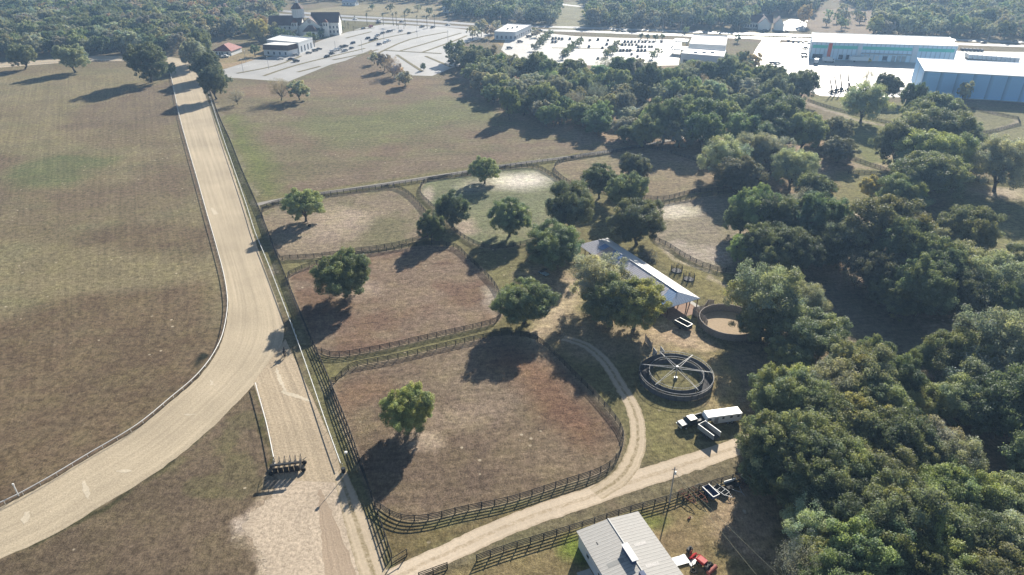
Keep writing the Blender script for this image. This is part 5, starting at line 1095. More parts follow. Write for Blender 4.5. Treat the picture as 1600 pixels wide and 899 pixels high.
for X, Y, c in ((160, 490, 'white'), (200, 465, 'white'), (265, 440, 'grey'), (315, 430, 'dark'), (310, 485, 'silver'), (410, 390, 'dark blue'), (395, 450, 'grey'), (640, 352, 'dark blue'), (597, 330, 'dark'), (690, 340, 'dark'), (720, 295, 'silver'), (742, 405, 'dark blue'), (815, 380, 'white'), (850, 362, 'white'), (855, 245, 'grey'), (880, 240, 'silver'), (780, 265, 'grey'), (1115, 264, 'black'), (1010, 237, 'silver'), (540, 205, 'grey'), (635, 182, 'red'), (730, 135, 'dark'), (1275, 185, 'dark'), (1410, 192, 'dark'), (150, 520, 'black'), (240, 470, 'white'), (85, 560, 'black')):
    car(500 + X / 8, 20 + Y / 8, 60 + cr_.uniform(-5, 5) + (180 if cr_.random() < .5 else 0), cr_.choice(['sedan', 'suv', 'suv', 'pickup']), c, c + ' car parked in the slanting rows of the church parking lot', 'cars in the rows of the church parking lot')
for X, Y, c in ((885, 258, 'black'), (1110, 265, 'white'), (1240, 268, 'dark blue'), (1305, 295, 'black'), (1300, 218, 'silver'), (1460, 190, 'grey'), (1540, 162, 'grey'), (1590, 142, 'dark')):
    car(300 + X / 8, 60 + Y / 8, 30 + cr_.uniform(-8, 8), cr_.choice(['sedan', 'suv']), c, c + ' car parked below the brown mansard office', 'cars by the mansard office')
car(352, 90, 12, 'pickup', 'white', 'white pickup parked beside the red-roofed house', None)
for X, Y, c in ((1210, 425, 'dark'), (1110, 483, 'dark blue'), (990, 555, 'grey'), (1265, 400, 'dark'), (1335, 358, 'dark')):
    car(660 + X / 7.27, Y / 7.27, 10 + cr_.uniform(-8, 8), 'suv', c, c + ' car parked beside the white clinic building', 'cars by the clinic building')
rows = [(x_, 290) for x_ in (930, 970, 1015, 1060, 1105, 1150, 1190, 1240, 1290, 1390)] + [(x_, 327) for x_ in (900, 940, 985, 1025, 1075)] + [(x_, 352) for x_ in (1100, 1140, 1185, 1235, 1270)] + [(x_, 400) for x_ in (830, 875, 915, 960, 1000, 1095, 1140, 1185)] + [(1015, 447), (1090, 474), (1085, 537), (595, 264), (495, 272), (705, 322), (650, 367), (485, 352), (720, 272), (245, 254), (30, 252), (70, 247), (110, 252), (150, 257), (30, 292), (70, 292), (595, 500), (820, 503)]
for X, Y in rows:
    c = cr_.choice(['black', 'dark', 'dark', 'grey', 'dark blue']); car(860 + X / 8, 30 + Y / 8, 78 + cr_.uniform(-6, 6), cr_.choice(['suv', 'sedan']), c, c + ' car standing in the wide lot behind the tree belt', 'cars in the wide lot behind the tree belt')
for X, Y, c, rz in ((1115, 665, 'dark', 5), (1165, 668, 'white', 5), (1445, 572, 'black', 0), (1445, 600, 'grey', 0), (1450, 512, 'dark', 20), (1330, 442, 'dark', 70), (1385, 444, 'silver', 70), (1430, 448, 'dark blue', 70), (1490, 452, 'white', 70), (1280, 434, 'grey', 70), (1165, 284, 'dark', 30), (1040, 328, 'dark', 0), (1250, 336, 'dark', 0)):
    car(1040 + X / 6.67, Y / 6.67, rz, cr_.choice(['suv', 'pickup']), c, c + ' car parked along the left side of the warehouse yard', 'cars left of the green-banded warehouse')
for i, x_ in enumerate((1503, 1509, 1515, 1521, 1527, 1533)): car(x_, 79 + i * .3, 75, 'suv', ['dark', 'dark blue', 'grey'][i % 3], ['dark', 'dark blue', 'grey'][i % 3] + ' car in the row right of the green-banded warehouse', 'cars right of the green-banded warehouse')
for (x_, y_, c) in ((555, 31, 'white'), (592, 33, 'white'), (628, 35, 'dark'), (700, 40, 'silver'), (745, 42, 'white'), (815, 43, 'dark'), (975, 50, 'white'), (1240, 60, 'dark'), (1536, 68, 'dark'), (1586, 66, 'grey')):
    car(x_, y_, -4, 'sedan', c, c + ' car driving on the divided highway', 'cars on the highway')

# near pickup with white cab and dark bed
def local(px, py, rz, name, label, cat, z=0): a, b = G(px, py); o = empty(name, (a, b, z), R(rz)); return tag(o, label, cat)
tk = local(1080, 663.5, 203, 'pickup_truck', 'black and white dual-wheel pickup truck parked beside the horse trailer', 'pickup truck')
mb = MB(); mb.prism([(-3.1, .6), (3.05, .6), (3.1, .95), (3.0, 1.2), (1.75, 1.32), (-.85, 1.3), (-.85, .9), (-3.1, .9)], -.98, .98, 'y'); mb.obj('body', M['black'], tk, .04)
mb = MB(); mb.prism([(1.65, 1.33), (1.0, 1.92), (-.72, 1.95), (-.82, 1.33)], -.9, .9, 'y'); mb.obj('cab', M['black'], tk, .05)
mb = MB(); mb.box(-.7, .98, -.84, .84, 1.955, 1.99); mb.obj('cab_roof', M['white_paint'], tk, .01); mb = MB(); mb.prism([(3.02, 1.22), (1.78, 1.335), (1.78, 1.37), (3.02, 1.255)], -.88, .88, 'y'); mb.obj('hood', M['white_paint'], tk)
mb = MB(); mb.v += [(1.66, -.8, 1.36), (1.66, .8, 1.36), (1.05, .76, 1.9), (1.05, -.76, 1.9)]; mb.face((0, 1, 2, 3)); mb.obj('windshield', M['glass'], tk)
for s_ in (-1, 1):
    mb = MB(); mb.prism([(1.3, 1.4), (.93, 1.82), (-.65, 1.84), (-.7, 1.4)], s_ * .9, s_ * .915, 'y'); mb.obj('window', M['glass'], tk)
    mb = MB(); mb.box(-3.1, -.88, s_ * .98 - .06 * s_, s_ * .98, .9, 1.42); mb.obj('bed_side', M['black'], tk); mb = MB(); mb.box(-3.0, -.95, s_ * .98 - .1, s_ * .98 + .1, 1.43, 1.47); mb.obj('bed_rail', M['dark_metal'], tk)
    mb = MB(); mb.box(3.1, 3.13, s_ * .62 - .2, s_ * .62 + .2, .95, 1.13); mb.obj('headlight', M['white_paint'], tk); mb = MB(); mb.box(1.2, 1.42, s_ * 1.0, s_ * 1.25, 1.35, 1.6); mb.obj('mirror', M['black'], tk)
    for x_ in (2.05, -1.95): mb = MB(); wheel(mb, x_, s_ * .9, .42, .34 if x_ > 0 else .5); w_ = mb.obj('wheel', M['rubber'], tk); mb = MB(); mb.cyl((x_, .42), .22, s_ * 1.03 - (.0 if x_ < 0 else .0), s_ * (1.09 if x_ > 0 else 1.17), 10, axis='y'); mb.obj('rim', M['steel'], w_)
mb = MB(); mb.box(-3.12, -3.05, -.95, .95, .7, 1.4); mb.obj('tailgate', M['dark_metal'], tk); mb = MB(); mb.box(3.12, 3.25, -.95, .95, .55, .85); mb.obj('bumper', M['steel'], tk)

# gooseneck horse trailer
ga = G(1101, 648, 2.5); gb = G(1156, 640.5, 2.5); ang = math.atan2(gb[1] - ga[1], gb[0] - ga[0]); tl = empty('horse_trailer', ((ga[0] + gb[0]) / 2, (ga[1] + gb[1]) / 2, 0), ang); LT = math.dist(ga, gb); tag(tl, 'long white gooseneck horse trailer standing on the grass beside the trees', 'trailer')
h2 = LT / 2; mb = MB(); mb.prism([(-h2 + 1.9, .55), (h2, .55), (h2, 2.45), (-h2 + .3, 2.45), (-h2, 2.1), (-h2, 1.5), (-h2 + 1.75, 1.4)], -1.12, 1.12, 'y'); mb.obj('body', M['white_metal'], tl, .05)
mb = MB(); mb.prism([(-h2 + .15, 2.47), (h2 + .03, 2.47), (h2 + .03, 2.52), (-h2 + .3, 2.56)], -1.14, 1.14, 'y'); mb.obj('roof', M['white_paint'], tl, .02)
for x_, w__ in ((-h2 + .7, .8), (-.2, .45), (1.6, .55), (h2 - .8, .5)):
    for s_ in (-1, 1): mb = MB(); mb.box(x_ - w__ / 2, x_ + w__ / 2, s_ * 1.12, s_ * 1.145, 1.65, 2.1); mb.obj('window', M['glass'], tl)
mb = MB(); mb.box(-2.2, -1.3, -1.15, -1.123, .7, 2.2); mb.obj('side_door', M['grey_metal'], tl); mb = MB(); mb.box(h2 + .001, h2 + .04, -1, 1, .7, 2.35); mb.obj('rear_door', M['white_metal'], tl)
for x_ in (1.1, 2.05):
    for s_ in (-1, 1): mb = MB(); wheel(mb, x_, s_ * 1.02, .38, .24); w_ = mb.obj('wheel', M['rubber'], tl); mb = MB(); mb.cyl((x_, .38), .2, s_ * 1.1, s_ * 1.16, 10, axis='y'); mb.obj('rim', M['steel'], w_)
for s_ in (-1, 1): mb = MB(); mb.box(.6, 2.55, s_ * 1.12, s_ * 1.3, .8, .9); mb.obj('fender', M['white_metal'], tl)
mb = MB(); mb.tube([(-h2 + .6, 0, 1.45), (-h2 + .6, 0, .75)], .07, 8); mb.obj('gooseneck', M['dark_metal'], tl); mb = MB(); mb.box(-h2 + 1.9, -h2 + 2.05, -.1, .1, 0, .56); mb.obj('jack', M['dark_metal'], tl)

# steel-sided dump trailer
def open_box(name, label, cat, px, py, rz, Lx, Wy, h, z0, wallm, edgem, inm, wheels=2, tongue=1.4, side=-1, gap=True):
    o = local(px, py, rz, name, label, cat); a, b = Lx / 2, Wy / 2
    mb = MB(); mb.box(-a, a, -b, b, z0, z0 + .1); mb.obj('floor', inm, o)
    for s_ in (-1, 1): mb = MB(); mb.box(-a, a, s_ * b - .03, s_ * b + .03, z0 + .1, z0 + h); mb.obj('side_panel', wallm, o); mb = MB(); mb.box(-a - .02, a + .02, s_ * b - .07, s_ * b + .07, z0 + h + .002, z0 + h + .07); mb.obj('top_rail', edgem, o)
    mb = MB(); mb.box(-a, -a + .06, -b + .031, b - .031, z0 + .1, z0 + h); mb.obj('end_panel', wallm, o)
    if not gap: mb = MB(); mb.box(a - .06, a, -b + .031, b - .031, z0 + .1, z0 + h); mb.obj('end_panel', wallm, o); mb = MB(); mb.box(a - .08, a + .04, -b + .08, b - .08, z0 + h + .002, z0 + h + .06); mb.obj('top_rail', edgem, o)
    for k in range(wheels):
        for s_ in (-1, 1): mb = MB(); wheel(mb, (k - (wheels - 1) / 2) * .85, s_ * (b - .05) if z0 > .7 else s_ * (b + .18), .36, .22); mb.obj('wheel', M['rubber'], o)
    if tongue: mb = MB(); mb.tube([(-a, -b * .7, z0 - .05), (-a - tongue, 0, z0 - .1)], .05, 5); mb.tube([(-a, b * .7, z0 - .05), (-a - tongue, 0, z0 - .1)], .05, 5); mb.tube([(-a - tongue * .8, 0, z0), (-a - tongue * .8, 0, 0)], .04, 5); mb.obj('tongue', M['dark_metal'], o)
    return o
open_box('dump_trailer', 'tall open dump trailer with pale top rails beside the pickup', 'trailer', 1106.5, 681, -57, 4.3, 2.0, 1.25, .75, M['grey_metal'], M['white_metal'], M['dark_metal'])
open_box('dumpster', 'open manure dumpster with white rim below the barn end', 'dumpster', 1067, 512, -52, 4.2, 2.0, 1.3, .35, M['dark_metal'], M['white_paint'], M['rust'], wheels=1, tongue=1.6, gap=False)
# implements along the lower fence
open_box('utility_trailer', 'small blue tub trailer with white rim standing against the fence', 'trailer', 1109.5, 774, -62, 2.9, 1.5, .75, .45, M['bed_blue'], M['white_paint'], M['bed_blue'], wheels=1, tongue=.8, gap=False)
def implement(name, label, px, py, rz, Lx, Wy, m1, m2, tines, z=.55, cat='farm implement', disc=False, wheels=True):
    o = local(px, py, rz, name, label, cat); a, b = Lx / 2, Wy / 2; mb = MB()
    for y_ in (-b, b): mb.tube([(-a, y_, z), (a, y_, z)], .06, 5)
    for x_ in np.linspace(-a, a, 4): mb.tube([(x_, -b, z), (x_, b, z)], .05, 5)
    mb.obj('frame', m1, o); mb = MB()
    for x_ in np.linspace(-a * .9, a * .9, tines):
        for y_ in np.linspace(-b * .9, b * .9, 4):
            if disc: mb.cyl((x_, z - .25), .26, y_ - .015, y_ + .015, 10, axis='y')
            else: mb.tube([(x_, y_, z), (x_ - .12, y_, z - .25), (x_, y_, .03)], .025, 4)
    mb.obj('discs' if disc else 'tines', m2, o)
    if wheels:
        for s_ in (-1, 1): mb = MB(); wheel(mb, .1, s_ * (b + .16), .3, .16); mb.obj('wheel', M['rubber'], o)
    mb = MB(); mb.tube([(a, -b * .8, z), (a + 1.1, 0, z - .05)], .045, 5); mb.tube([(a, b * .8, z), (a + 1.1, 0, z - .05)], .045, 5); mb.obj('drawbar', m1, o)
implement('spike_harrow', 'rusty red harrow leaning at the left end of the row of implements', 1071, 779, -55, 3.0, 1.0, M['rust'], M['rust'], 6, .9)
implement('spring_harrow', 'reddish brown frame harrow left of the blue tub trailer', 1089, 776, -58, 3.0, 1.1, M['rust'], M['dark_metal'], 6, .8)
implement('disc_harrow', 'dark disc harrow with pale beams right of the blue tub trailer', 1126, 769, -50, 2.6, 1.4, M['grey_metal'], M['dark_metal'], 7, .6, disc=True)
implement('hay_rake', 'dark hay rake squeezed between the blue tub trailer and the pole', 1098, 770, -60, 3.0, 1.3, M['dark_metal'], M['black'], 8, .75)
implement('old_cultivator', 'dark old cultivator half hidden by the trees near the row end', 1156, 757, -55, 2.4, 1.5, M['dark_metal'], M['rust'], 6, .8)
o = local(1143, 761, 20, 'flat_trailer', 'dark flat trailer with a pale board and triangular tongue', 'trailer'); mb = MB(); mb.box(-1.3, 1.3, -.7, .7, .5, .6); mb.obj('deck', M['black_wood'], o); mb = MB(); mb.box(-1.3, 1.3, .72, .85, .5, 1.1); mb.obj('board', M['white_paint'], o)
mb = MB(); mb.tube([(-.8, -.7, .5), (.6, -2.2, .45)], .05, 5); mb.tube([(1.1, -.7, .5), (.6, -2.2, .45)], .05, 5); mb.tube([(.6, -2.1, .5), (.9, -2.7, .05)], .05, 5); mb.obj('tongue', M['grey_metal'], o)
for s_ in (-1, 1): mb = MB(); mb.cyl((s_ * 1.42, .3), .3, -.15, .15, 12, axis='y'); mb.obj('wheel', M['rubber'], o)
implement('roller_implement', 'narrow dark roller implement at the right end of the row, half under trees', 1168, 753, -50, 2.8, .8, M['grey_metal'], M['dark_metal'], 8, .7, disc=True)
o = local(1077, 811, 0, 'log_pile', 'small reddish lump of scrap lying on the grass below the harrow', 'scrap'); mb = MB(); mb.tube([(-.3, 0, .1), (.3, .2, .14)], .12, 7); mb.tube([(-.1, -.2, .25), (.2, .35, .3)], .1, 7); mb.obj('scrap_piece', M['rust'], o)
# scrap right of the shed
o = local(1060, 876, 20, 'metal_sheets', 'stack of pale corrugated metal sheets against the shed', 'metal sheets'); mm_ = ribbed('sheet_metal', (.62, .62, .62), .25, 1, .4, .4)
for k in range(4): mb = MB(); Mt = Matrix.Rotation(random.uniform(-.08, .08), 4, 'Z'); mb.box(-1.4 + k * .1, 1.5, -.8 - k * .1, .6, .05 + k * .07, .09 + k * .07, 0, Mt); mb.obj('sheet', mm_, o)
o = local(1084, 878, 25, 'metal_sheets', 'smaller pale sheets beside the red loader', 'metal sheets')
for k in range(2): mb = MB(); Mt = Matrix.Rotation(k * .12, 4, 'Z'); mb.box(-1.1, 1.2, -.5, .4, .05 + k * .07, .09 + k * .07, 0, Mt); mb.obj('sheet', mm_, o)
o = local(1077, 862, 40, 'old_engine', 'dark rusty engine standing behind the metal sheets', 'engine'); mb = MB(); mb.box(-.5, .5, -.35, .35, .1, .8); mb.cyl((.2, 0), .2, .8, 1.1, 10); mb.obj('block', M['black'], o, .05); mb = MB(); mb.cyl((-.2, .5), .35, -.5, -.38, 12, axis='y'); mb.obj('flywheel', M['rust'], o)
o = local(1100, 884, -50, 'garden_tractor', 'bright red loader tractor right of the white shed', 'tractor'); mb = MB(); mb.box(-1.2, .3, -.55, .55, .5, 1.05); mb.prism([(-1.5, .5), (-1.2, .5), (-1.2, 1.0), (-1.5, .85)], -.5, .5, 'y'); mb.obj('hood', M['red'], o, .06); mb = MB(); mb.box(.3, 1.2, -.35, .35, .45, .7); mb.box(.9, 1.05, -.3, .3, .7, 1.2); mb.obj('seat', M['black'], o, .03)
for x_, r_, s2 in ((-.9, .32, .6), (.8, .5, .65)):
    for s_ in (-1, 1): mb = MB(); wheel(mb, x_, s_ * s2, r_, .26); mb.obj('wheel', M['rubber'], o)
mb = MB(); mb.tube([(-.2, -.6, 1.0), (-1.4, -.6, .9), (-2.1, -.6, .3)], .06, 5); mb.tube([(-.2, .6, 1.0), (-1.4, .6, .9), (-2.1, .6, .3)], .06, 5); mb.prism([(-2.1, .05), (-2.6, .05), (-2.2, .55), (-2.05, .5)], -.8, .8, 'y'); mb.obj('loader_bucket', M['red'], o)
o = local(1112, 893, -50, 'red_tank', 'long dull red tank lying beside the red loader tractor', 'tank'); mb = MB(); mb.cyl((0, .4), .38, -1.1, 1.1, 14, axis='y'); mb.obj('tank_body', mat('dull_red', (.33, .10, .08), .7), o, .03)
o = local(1083, 893, 0, 'tyre', 'black tyre lying on the ground by the shed corner', 'tyre'); mb = MB()
for k in range(24):
    a = k * math.pi / 12
    for j in range(8): t = j * math.pi / 4; rr = .42 + .14 * math.cos(t); mb.v.append((math.cos(a) * rr, math.sin(a) * rr, .16 + .13 * math.sin(t)))
for k in range(24):
    for j in range(8): mb.face((k * 8 + j, (k + 1) % 24 * 8 + j, (k + 1) % 24 * 8 + (j + 1) % 8, k * 8 + (j + 1) % 8))
mb.obj('tyre_ring', M['rubber'], o)
# utility cart under the oak
o = local(849, 429, -50, 'utility_cart', 'pale blue-grey utility cart with dark bed parked beneath the oak', 'cart'); mb = MB(); mb.box(-1.5, 1.5, -.7, .7, .35, .7); mb.prism([(1.5, .35), (1.9, .4), (1.8, .8), (1.2, .85), (1.2, .35)], -.65, .65, 'y'); mb.obj('body', mat('cart_blue', (.28, .38, .42), .5), o, .04); mb = MB(); mb.box(-1.45, -.2, -.65, .65, .71, .75); mb.obj('bed', M['black'], o)
mb = MB(); mb.box(-.1, 1.0, -.68, .68, 1.82, 1.87); mb.obj('roof', M['black'], o); mb = MB()
for x_ in (-.05, .95):
    for y_ in (-.62, .62): mb.tube([(x_, y_, .7), (x_, y_, 1.82)], .03, 5)
mb.obj('roof_frame', M['dark_metal'], o)
for x_ in (-1, 1.1):
    for s_ in (-1, 1): mb = MB(); wheel(mb, x_, s_ * .68, .3, .2); mb.obj('wheel', M['rubber'], o)

# starting gate on the chute
sg = local(449, 741, 10, 'starting_gate', 'dark metal starting gate with padded stalls across the chute', 'starting gate')
for k in range(6):
    x_ = -2.5 + k * 1.0; mb = MB(); mb.box(x_ - .07, x_ + .07, .1, 2.6, .5, 1.5); mb.obj('partition', M['dark_metal'], sg, .02); mb = MB()
    for y_ in (0, 1.3, 2.7): mb.tube([(x_, y_, 0), (x_, y_, 2.35)], .05, 5)
    mb.tube([(x_, 0, 2.3), (x_, 2.7, 2.3)], .05, 5); mb.obj('stall_frame', M['dark_metal'], sg)
for k in range(5): mb = MB(); mb.box(-2.4 + k, -1.6 + k, -.1, -.04, .5, 1.9); mb.obj('front_door', M['black'], sg); mb = MB(); mb.box(-2.4 + k, -1.6 + k, -.12, -.101, 1.2, 1.5); mb.obj('door_pad', M['black'], sg)
mb = MB(); mb.tube([(-2.9, 0, 2.4), (2.9, 0, 2.4)], .1, 6); mb.box(-2.7, 2.7, -.12, .3, 2.42, 2.7); mb.obj('top_beam', M['dark_metal'], sg)
for s_ in (-1, 1):
    for y_ in (.2, 2.2): mb = MB(); mb.cyl((s_ * 3.05, .45), .45, y_ - .15, y_ + .15, 14, axis='y'); w_ = mb.obj('wheel', M['rubber'], sg)
mb = MB(); mb.tube([(2.6, 2.7, .6), (3.3, 3.4, .6)], .07, 5); mb.tube([(-2.6, 2.7, .6), (-3.0, 3.3, .6)], .07, 5); mb.obj('drawbar', M['dark_metal'], sg)

# lamp pole and machinery at the end of the outer rail
def pole(px, py, h, label, head=True, name='lamp_pole', r=.09, m=None):
    o = local(px, py, 0, name, label, 'pole'); mb = MB(); mb.tube([(0, 0, 0), (0, 0, h)], [r, r * .7], 8); mb.obj('shaft', m or M['dark_metal'], o)
    if head: mb = MB(); mb.box(-.25, .25, -.25, .25, h - .1, h + .25); mb.obj('lamp_head', M['white_paint'], o, .04)
    return o
pole(545, 737, 4.8, 'dark lamp pole with white head at the end of the white outer rail', r=.08)
o = local(537, 738, 0, 'water_barrel', 'dark round barrel at the end of the white outer rail', 'barrel'); mb = MB(); mb.cyl((0, 0), .42, 0, 1.0, 16); mb.cyl((0, 0), .44, .3, .36, 16); mb.cyl((0, 0), .44, .66, .72, 16); mb.obj('barrel_body', M['black'], o); mb = MB(); mb.cyl((0, 0), .36, 1.0, 1.04, 16); mb.obj('lid', M['dark_metal'], o)
o = local(484, 354, 0, 'water_trough', 'small black water tub under the tree of the upper left paddock', 'water tub'); mb = MB(); mb.cyl((0, 0), .5, 0, .6, 16, r2=.55); mb.obj('tub', M['black'], o); mb = MB(); mb.cyl((0, 0), .46, .6, .61, 16); mb.obj('water', M['glass'], o)
up = local(1046, 786, 0, 'utility_pole', 'grey utility pole with a white transformer beside the lower fence', 'pole'); mb = MB(); mb.tube([(0, 0, 0), (0, 0, 8.8)], [.15, .1], 8); mb.obj('shaft', mat('pole_grey', (.33, .32, .31), .8), up); mb = MB(); mb.cyl((.22, -.12), .16, 7.1, 7.8, 10); mb.obj('transformer', M['white_metal'], up); mb = MB(); mb.box(-.5, .5, -.05, .05, 8.2, 8.3); mb.obj('crossarm', M['grey_wood'], up)
p0 = Vector((*G(1046, 786), 7.6))
for k, (qx, qy) in enumerate(((1190, 905), (1200, 880))):
    p1 = Vector((*G(qx, qy, 5.0), 5.0)); p1 = p0 + (p1 - p0) * 1.6; mb = MB(); pts = [p0.lerp(p1, t) - Vector((0, 0, 1.6 * t * (1 - t))) for t in np.linspace(0, 1, 16)]
    mb.tube([tuple(p - p0) for p in pts], .028, 4); o = mb.obj('power_line', M['wire']); o.location = p0; tag(o, ('lower', 'upper')[k] + ' power line running from the utility pole to the lower right', 'wire', 'power lines from the utility pole')
pw = [(525, 84, 9), (668 / 8 + 300 + 1, 98, 8), (566, 82, 9), (600, 62, 9), (652, 58, 9), (420, 108, 8), (380, 112, 8), (700, 66, 9)]
for i, (a, b, h) in enumerate(pw): o = pole(a, b, h, 'thin grey lamp pole standing in the church parking lot', r=.13, m=M['grey_metal']); o['group'] = 'lamp poles of the church parking lot'
for i, (a, b) in enumerate(((782, 44), (958, 50), (1035, 52), (1063, 52), (1154, 54), (1174, 57), (1232, 58), (1456, 62), (1541, 70))): o = pole(a, b, 12, 'tall thin pole along the divided highway', head=False, r=.16, m=M['grey_metal'], name='utility_pole'); o['group'] = 'poles along the highway'
# palms
def palm_meshes(seed):
    r = random.Random(seed); t = MB(); t.tube([(0, 0, 0), (.1, 0, 3), (.15, .1, 6.2)], [.22, .17, .15], 7); f = MB()
    for k in range(26):
        a = r.uniform(0, 6.28); e = r.uniform(-.5, 1.1); L = r.uniform(1.5, 2.2); d = Vector((math.cos(a) * math.cos(e), math.sin(a) * math.cos(e), math.sin(e))); s_ = Vector((-math.sin(a), math.cos(a), 0)) * .28; b = Vector((.15, .1, 6.3)); p1 = b + d * L * .55; p2 = b + d * L - Vector((0, 0, .5))
        v0 = len(f.v); f.v += [tuple(b - s_ * .2), tuple(b + s_ * .2), tuple(p1 + s_), tuple(p1 - s_), tuple(p2)]; f.face((v0, v0 + 1, v0 + 2, v0 + 3)); f.face((v0 + 3, v0 + 2, v0 + 4))
    return t.mesh('trunk', M['bark']), f.mesh('crown', mat('palm_leaf%d' % seed, (.08, .11, .05), .6))
PM = [palm_meshes(1), palm_meshes(2)]
for i, (X, Y, h) in enumerate([(590, 155, 10), (795, 158, 10), (918, 162, 11), (960, 166, 12), (1066, 168, 13), (1215, 155, 8), (1340, 195, 10), (1435, 168, 10), (440, 128, 6), (200, 150, 7), (150, 180, 7), (235, 165, 7), (320, 190, 6), (355, 200, 5), (90, 160, 8), (40, 190, 8), (285, 245, 5), (420, 230, 4), (180, 230, 5), (1050, 205, 4), (980, 205, 3.5)]):
    a, b = G(500 + X / 8, 20 + Y / 8); o = empty('palm_tree', (a, b, 0), i * 1.3); s_ = h / 7; o.scale = (max(.8, s_ * .8),) * 2 + (s_,); tag(o, 'palm planted between the church and the highway', 'palm', 'palms round the church parking lot'); tm, fm = PM[i % 2]; put(bpy.data.objects.new('trunk', tm), o); put(bpy.data.objects.new('crown', fm), o)
# yard of the warehouses
def boxtruck(px, py, rz, label, box, L=8):
    o = local(px, py, rz, 'box_truck', label, 'truck'); mb = MB(); mb.box(-L / 2, L / 2 - 2.2, -1.25, 1.25, 1, 3.6); mb.obj('cargo_box', M['white_paint'], o, .04); mb = MB(); mb.prism([(L / 2 - 2.1, .6), (L / 2, .6), (L / 2, 1.5), (L / 2 - .7, 2.5), (L / 2 - 2.1, 2.5)], -1.1, 1.1, 'y'); mb.obj('cab', box, o, .05); mb = MB(); mb.box(L / 2 - 1.6, L / 2 - .65, -1.12, 1.12, 1.6, 2.3); mb.obj('window', M['glass'], o)
    for x_ in (-L / 4, L / 2 - 1.1):
        for s_ in (-1, 1): mb = MB(); wheel(mb, x_, s_ * 1.05, .5, .3); mb.obj('wheel', M['rubber'], o)
boxtruck(1343, 97, -8, 'long white truck with yellow side stripe before the warehouse', M['yellow'], 15); boxtruck(1294, 97.5, -5, 'short white box truck left of the long one', M['white_paint'], 8); boxtruck(1275, 100, 60, 'white van at the left corner of the green-banded warehouse', M['white_paint'], 6)
for i in range(11):
    a, b = G(1512 + i * 7.2, 92 + i * .55); o = empty('storage_container', (a, b, 0), R(75)); tag(o, 'pale box trailer in the row behind the blue-shaded warehouse', 'container', 'row of box trailers behind the blue-shaded warehouse'); mb = MB(); mb.box(-5, 5, -1.25, 1.25, .9, 3.7); mb.obj('cargo_box', M['white_metal'], o, .03); mb = MB(); mb.box(-4.6, -2.6, -1.1, 1.1, .1, .88); mb.box(3.6, 3.9, -.8, .8, 0, .88); mb.obj('undercarriage', M['dark_metal'], o)
for i, (a, b, h) in enumerate(((1299, 146, 9), (1306, 144, 9.5), (1314, 142, 10.5), (1325, 143, 12), (1330, 147, 7))):
    o = local(a, b, 100, 'boom_lift', 'boom lift with its long arm raised in the warehouse yard', 'boom lift'); o['group'] = 'boom lifts in the warehouse yard'
    mb = MB(); mb.box(-1.6, 1.6, -.9, .9, .5, 1.1); mb.box(-.9, .7, -.7, .7, 1.1, 2.1); mb.obj('chassis', M['dark_metal'], o)
    mb = MB(); mb.tube([(0, 0, 2.0), (-.3, 1.6, h * .55), (-.6, 3.6, h)], [.5, .42, .34], 4); mb.obj('boom', M['brown_wood'], o)
    mb = MB(); mb.box(-1.2, 0, 3.4, 4.3, h - .1, h + .05)
    for q in ((-1.2, 3.4), (0, 3.4), (-1.2, 4.3), (0, 4.3)): mb.tube([(*q, h), (*q, h + 1.1)], .04, 4)
    mb.tube([(-1.2, 3.4, h + 1.1), (0, 3.4, h + 1.1), (0, 4.3, h + 1.1), (-1.2, 4.3, h + 1.1), (-1.2, 3.4, h + 1.1)], .04, 4); mb.obj('basket', M['grey_metal'], o)
    for x_ in (-1.1, 1.1):
        for s_ in (-1, 1): mb = MB(); wheel(mb, x_, s_ * 1.0, .5, .35); mb.obj('wheel', M['rubber'], o)

# ------------------------------------------------------------ horse and rider
def skin(name, J, E_, m, parent=None, root=0, sub=2):
    me = bpy.data.meshes.new(name); me.from_pydata([j[:3] for j in J], E_, []); o = put(bpy.data.objects.new(name, me))
    md = o.modifiers.new('s', 'SKIN'); sv = me.skin_vertices[0].data
    for i, j in enumerate(J): sv[i].radius = (j[3], j[4] if len(j) > 4 else j[3])
    sv[root].use_root = True; o.modifiers.new('d', 'SUBSURF').levels = sub
    dg = bpy.context.evaluated_depsgraph_get(); nm = bpy.data.meshes.new_from_object(o.evaluated_get(dg)); bpy.data.objects.remove(o); nm.materials.clear(); nm.materials.append(m); nm.name = name
    return put(bpy.data.objects.new(name, nm), parent)
hg = G(445.5, 557.5); ha = math.atan2(*(np.array(G(441, 500)) - np.array(hg))[::-1])
horse = empty('horse', (hg[0], hg[1], 0), ha); tag(horse, 'dark horse walking up the sand track with a rider', 'horse')
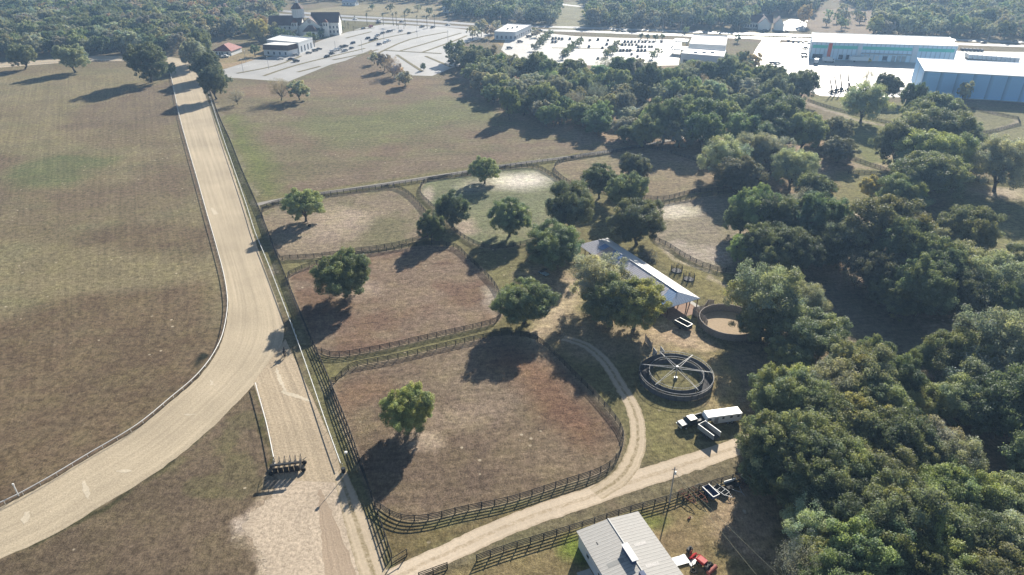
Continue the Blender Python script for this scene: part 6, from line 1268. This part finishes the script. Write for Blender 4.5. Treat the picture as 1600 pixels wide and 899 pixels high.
J = [(-.1, 0, 1.22, .30, .34), (.45, 0, 1.2, .27, .33), (-.7, 0, 1.24, .27, .30), (.85, 0, 1.5, .15, .22), (1.2, 0, 1.85, .10, .15), (1.45, 0, 1.78, .10, .12), (1.72, 0, 1.55, .065, .07),
     (.5, .15, .85, .10), (.5, .16, .5, .05), (.52, .16, .06, .055), (.6, -.15, .85, .10), (.75, -.16, .52, .05), (.7, -.16, .1, .055),
     (-.72, .16, .9, .14), (-.85, .17, .52, .06), (-.75, .17, .06, .055), (-.65, -.16, .9, .14), (-.6, -.17, .52, .06), (-.5, -.17, .06, .055), (-1.02, 0, 1.2, .05), (-1.1, 0, .75, .06), (1.25, .07, 2.05, .025), (1.25, -.07, 2.05, .025)]
skin('horse_body', J, [(0, 1), (0, 2), (1, 3), (3, 4), (4, 5), (5, 6), (1, 7), (7, 8), (8, 9), (1, 10), (10, 11), (11, 12), (2, 13), (13, 14), (14, 15), (2, 16), (16, 17), (17, 18), (2, 19), (19, 20), (4, 21), (4, 22)], M['horse_coat'], horse)
mb = MB(); mb.box(-.25, .3, -.3, .3, 1.48, 1.56); mb.obj('saddle', M['black'], horse, .05)
per = empty('person', (hg[0], hg[1], 0), ha); tag(per, 'rider in dark clothes sitting on the horse on the sand track', 'person')
J = [(0, 0, 1.62, .15, .14), (.03, 0, 1.85, .13, .16), (.08, 0, 2.08, .12, .19), (.1, 0, 2.2, .06), (.12, 0, 2.3, .085, .08), (.14, 0, 2.42, .09, .085), (.1, .2, 2.06, .06), (.25, .27, 1.82, .045), (.5, .1, 1.72, .035), (.1, -.2, 2.06, .06), (.25, -.27, 1.82, .045), (.5, -.1, 1.72, .035),
     (.15, .3, 1.5, .09), (.32, .38, 1.25, .07), (.1, .38, .92, .05), (.22, .38, .84, .04), (.15, -.3, 1.5, .09), (.32, -.38, 1.25, .07), (.1, -.38, .92, .05), (.22, -.38, .84, .04)]
skin('body', J, [(0, 1), (1, 2), (2, 3), (3, 4), (4, 5), (2, 6), (6, 7), (7, 8), (2, 9), (9, 10), (10, 11), (0, 12), (12, 13), (13, 14), (14, 15), (0, 16), (16, 17), (17, 18), (18, 19)], M['cloth_dark'], per)
mb = MB(); mb.tube([(.13, 0, 2.38), (.13, 0, 2.46), (.13, 0, 2.54)], [.13, .125, .05], 12); mb.obj('helmet', M['black'], per)
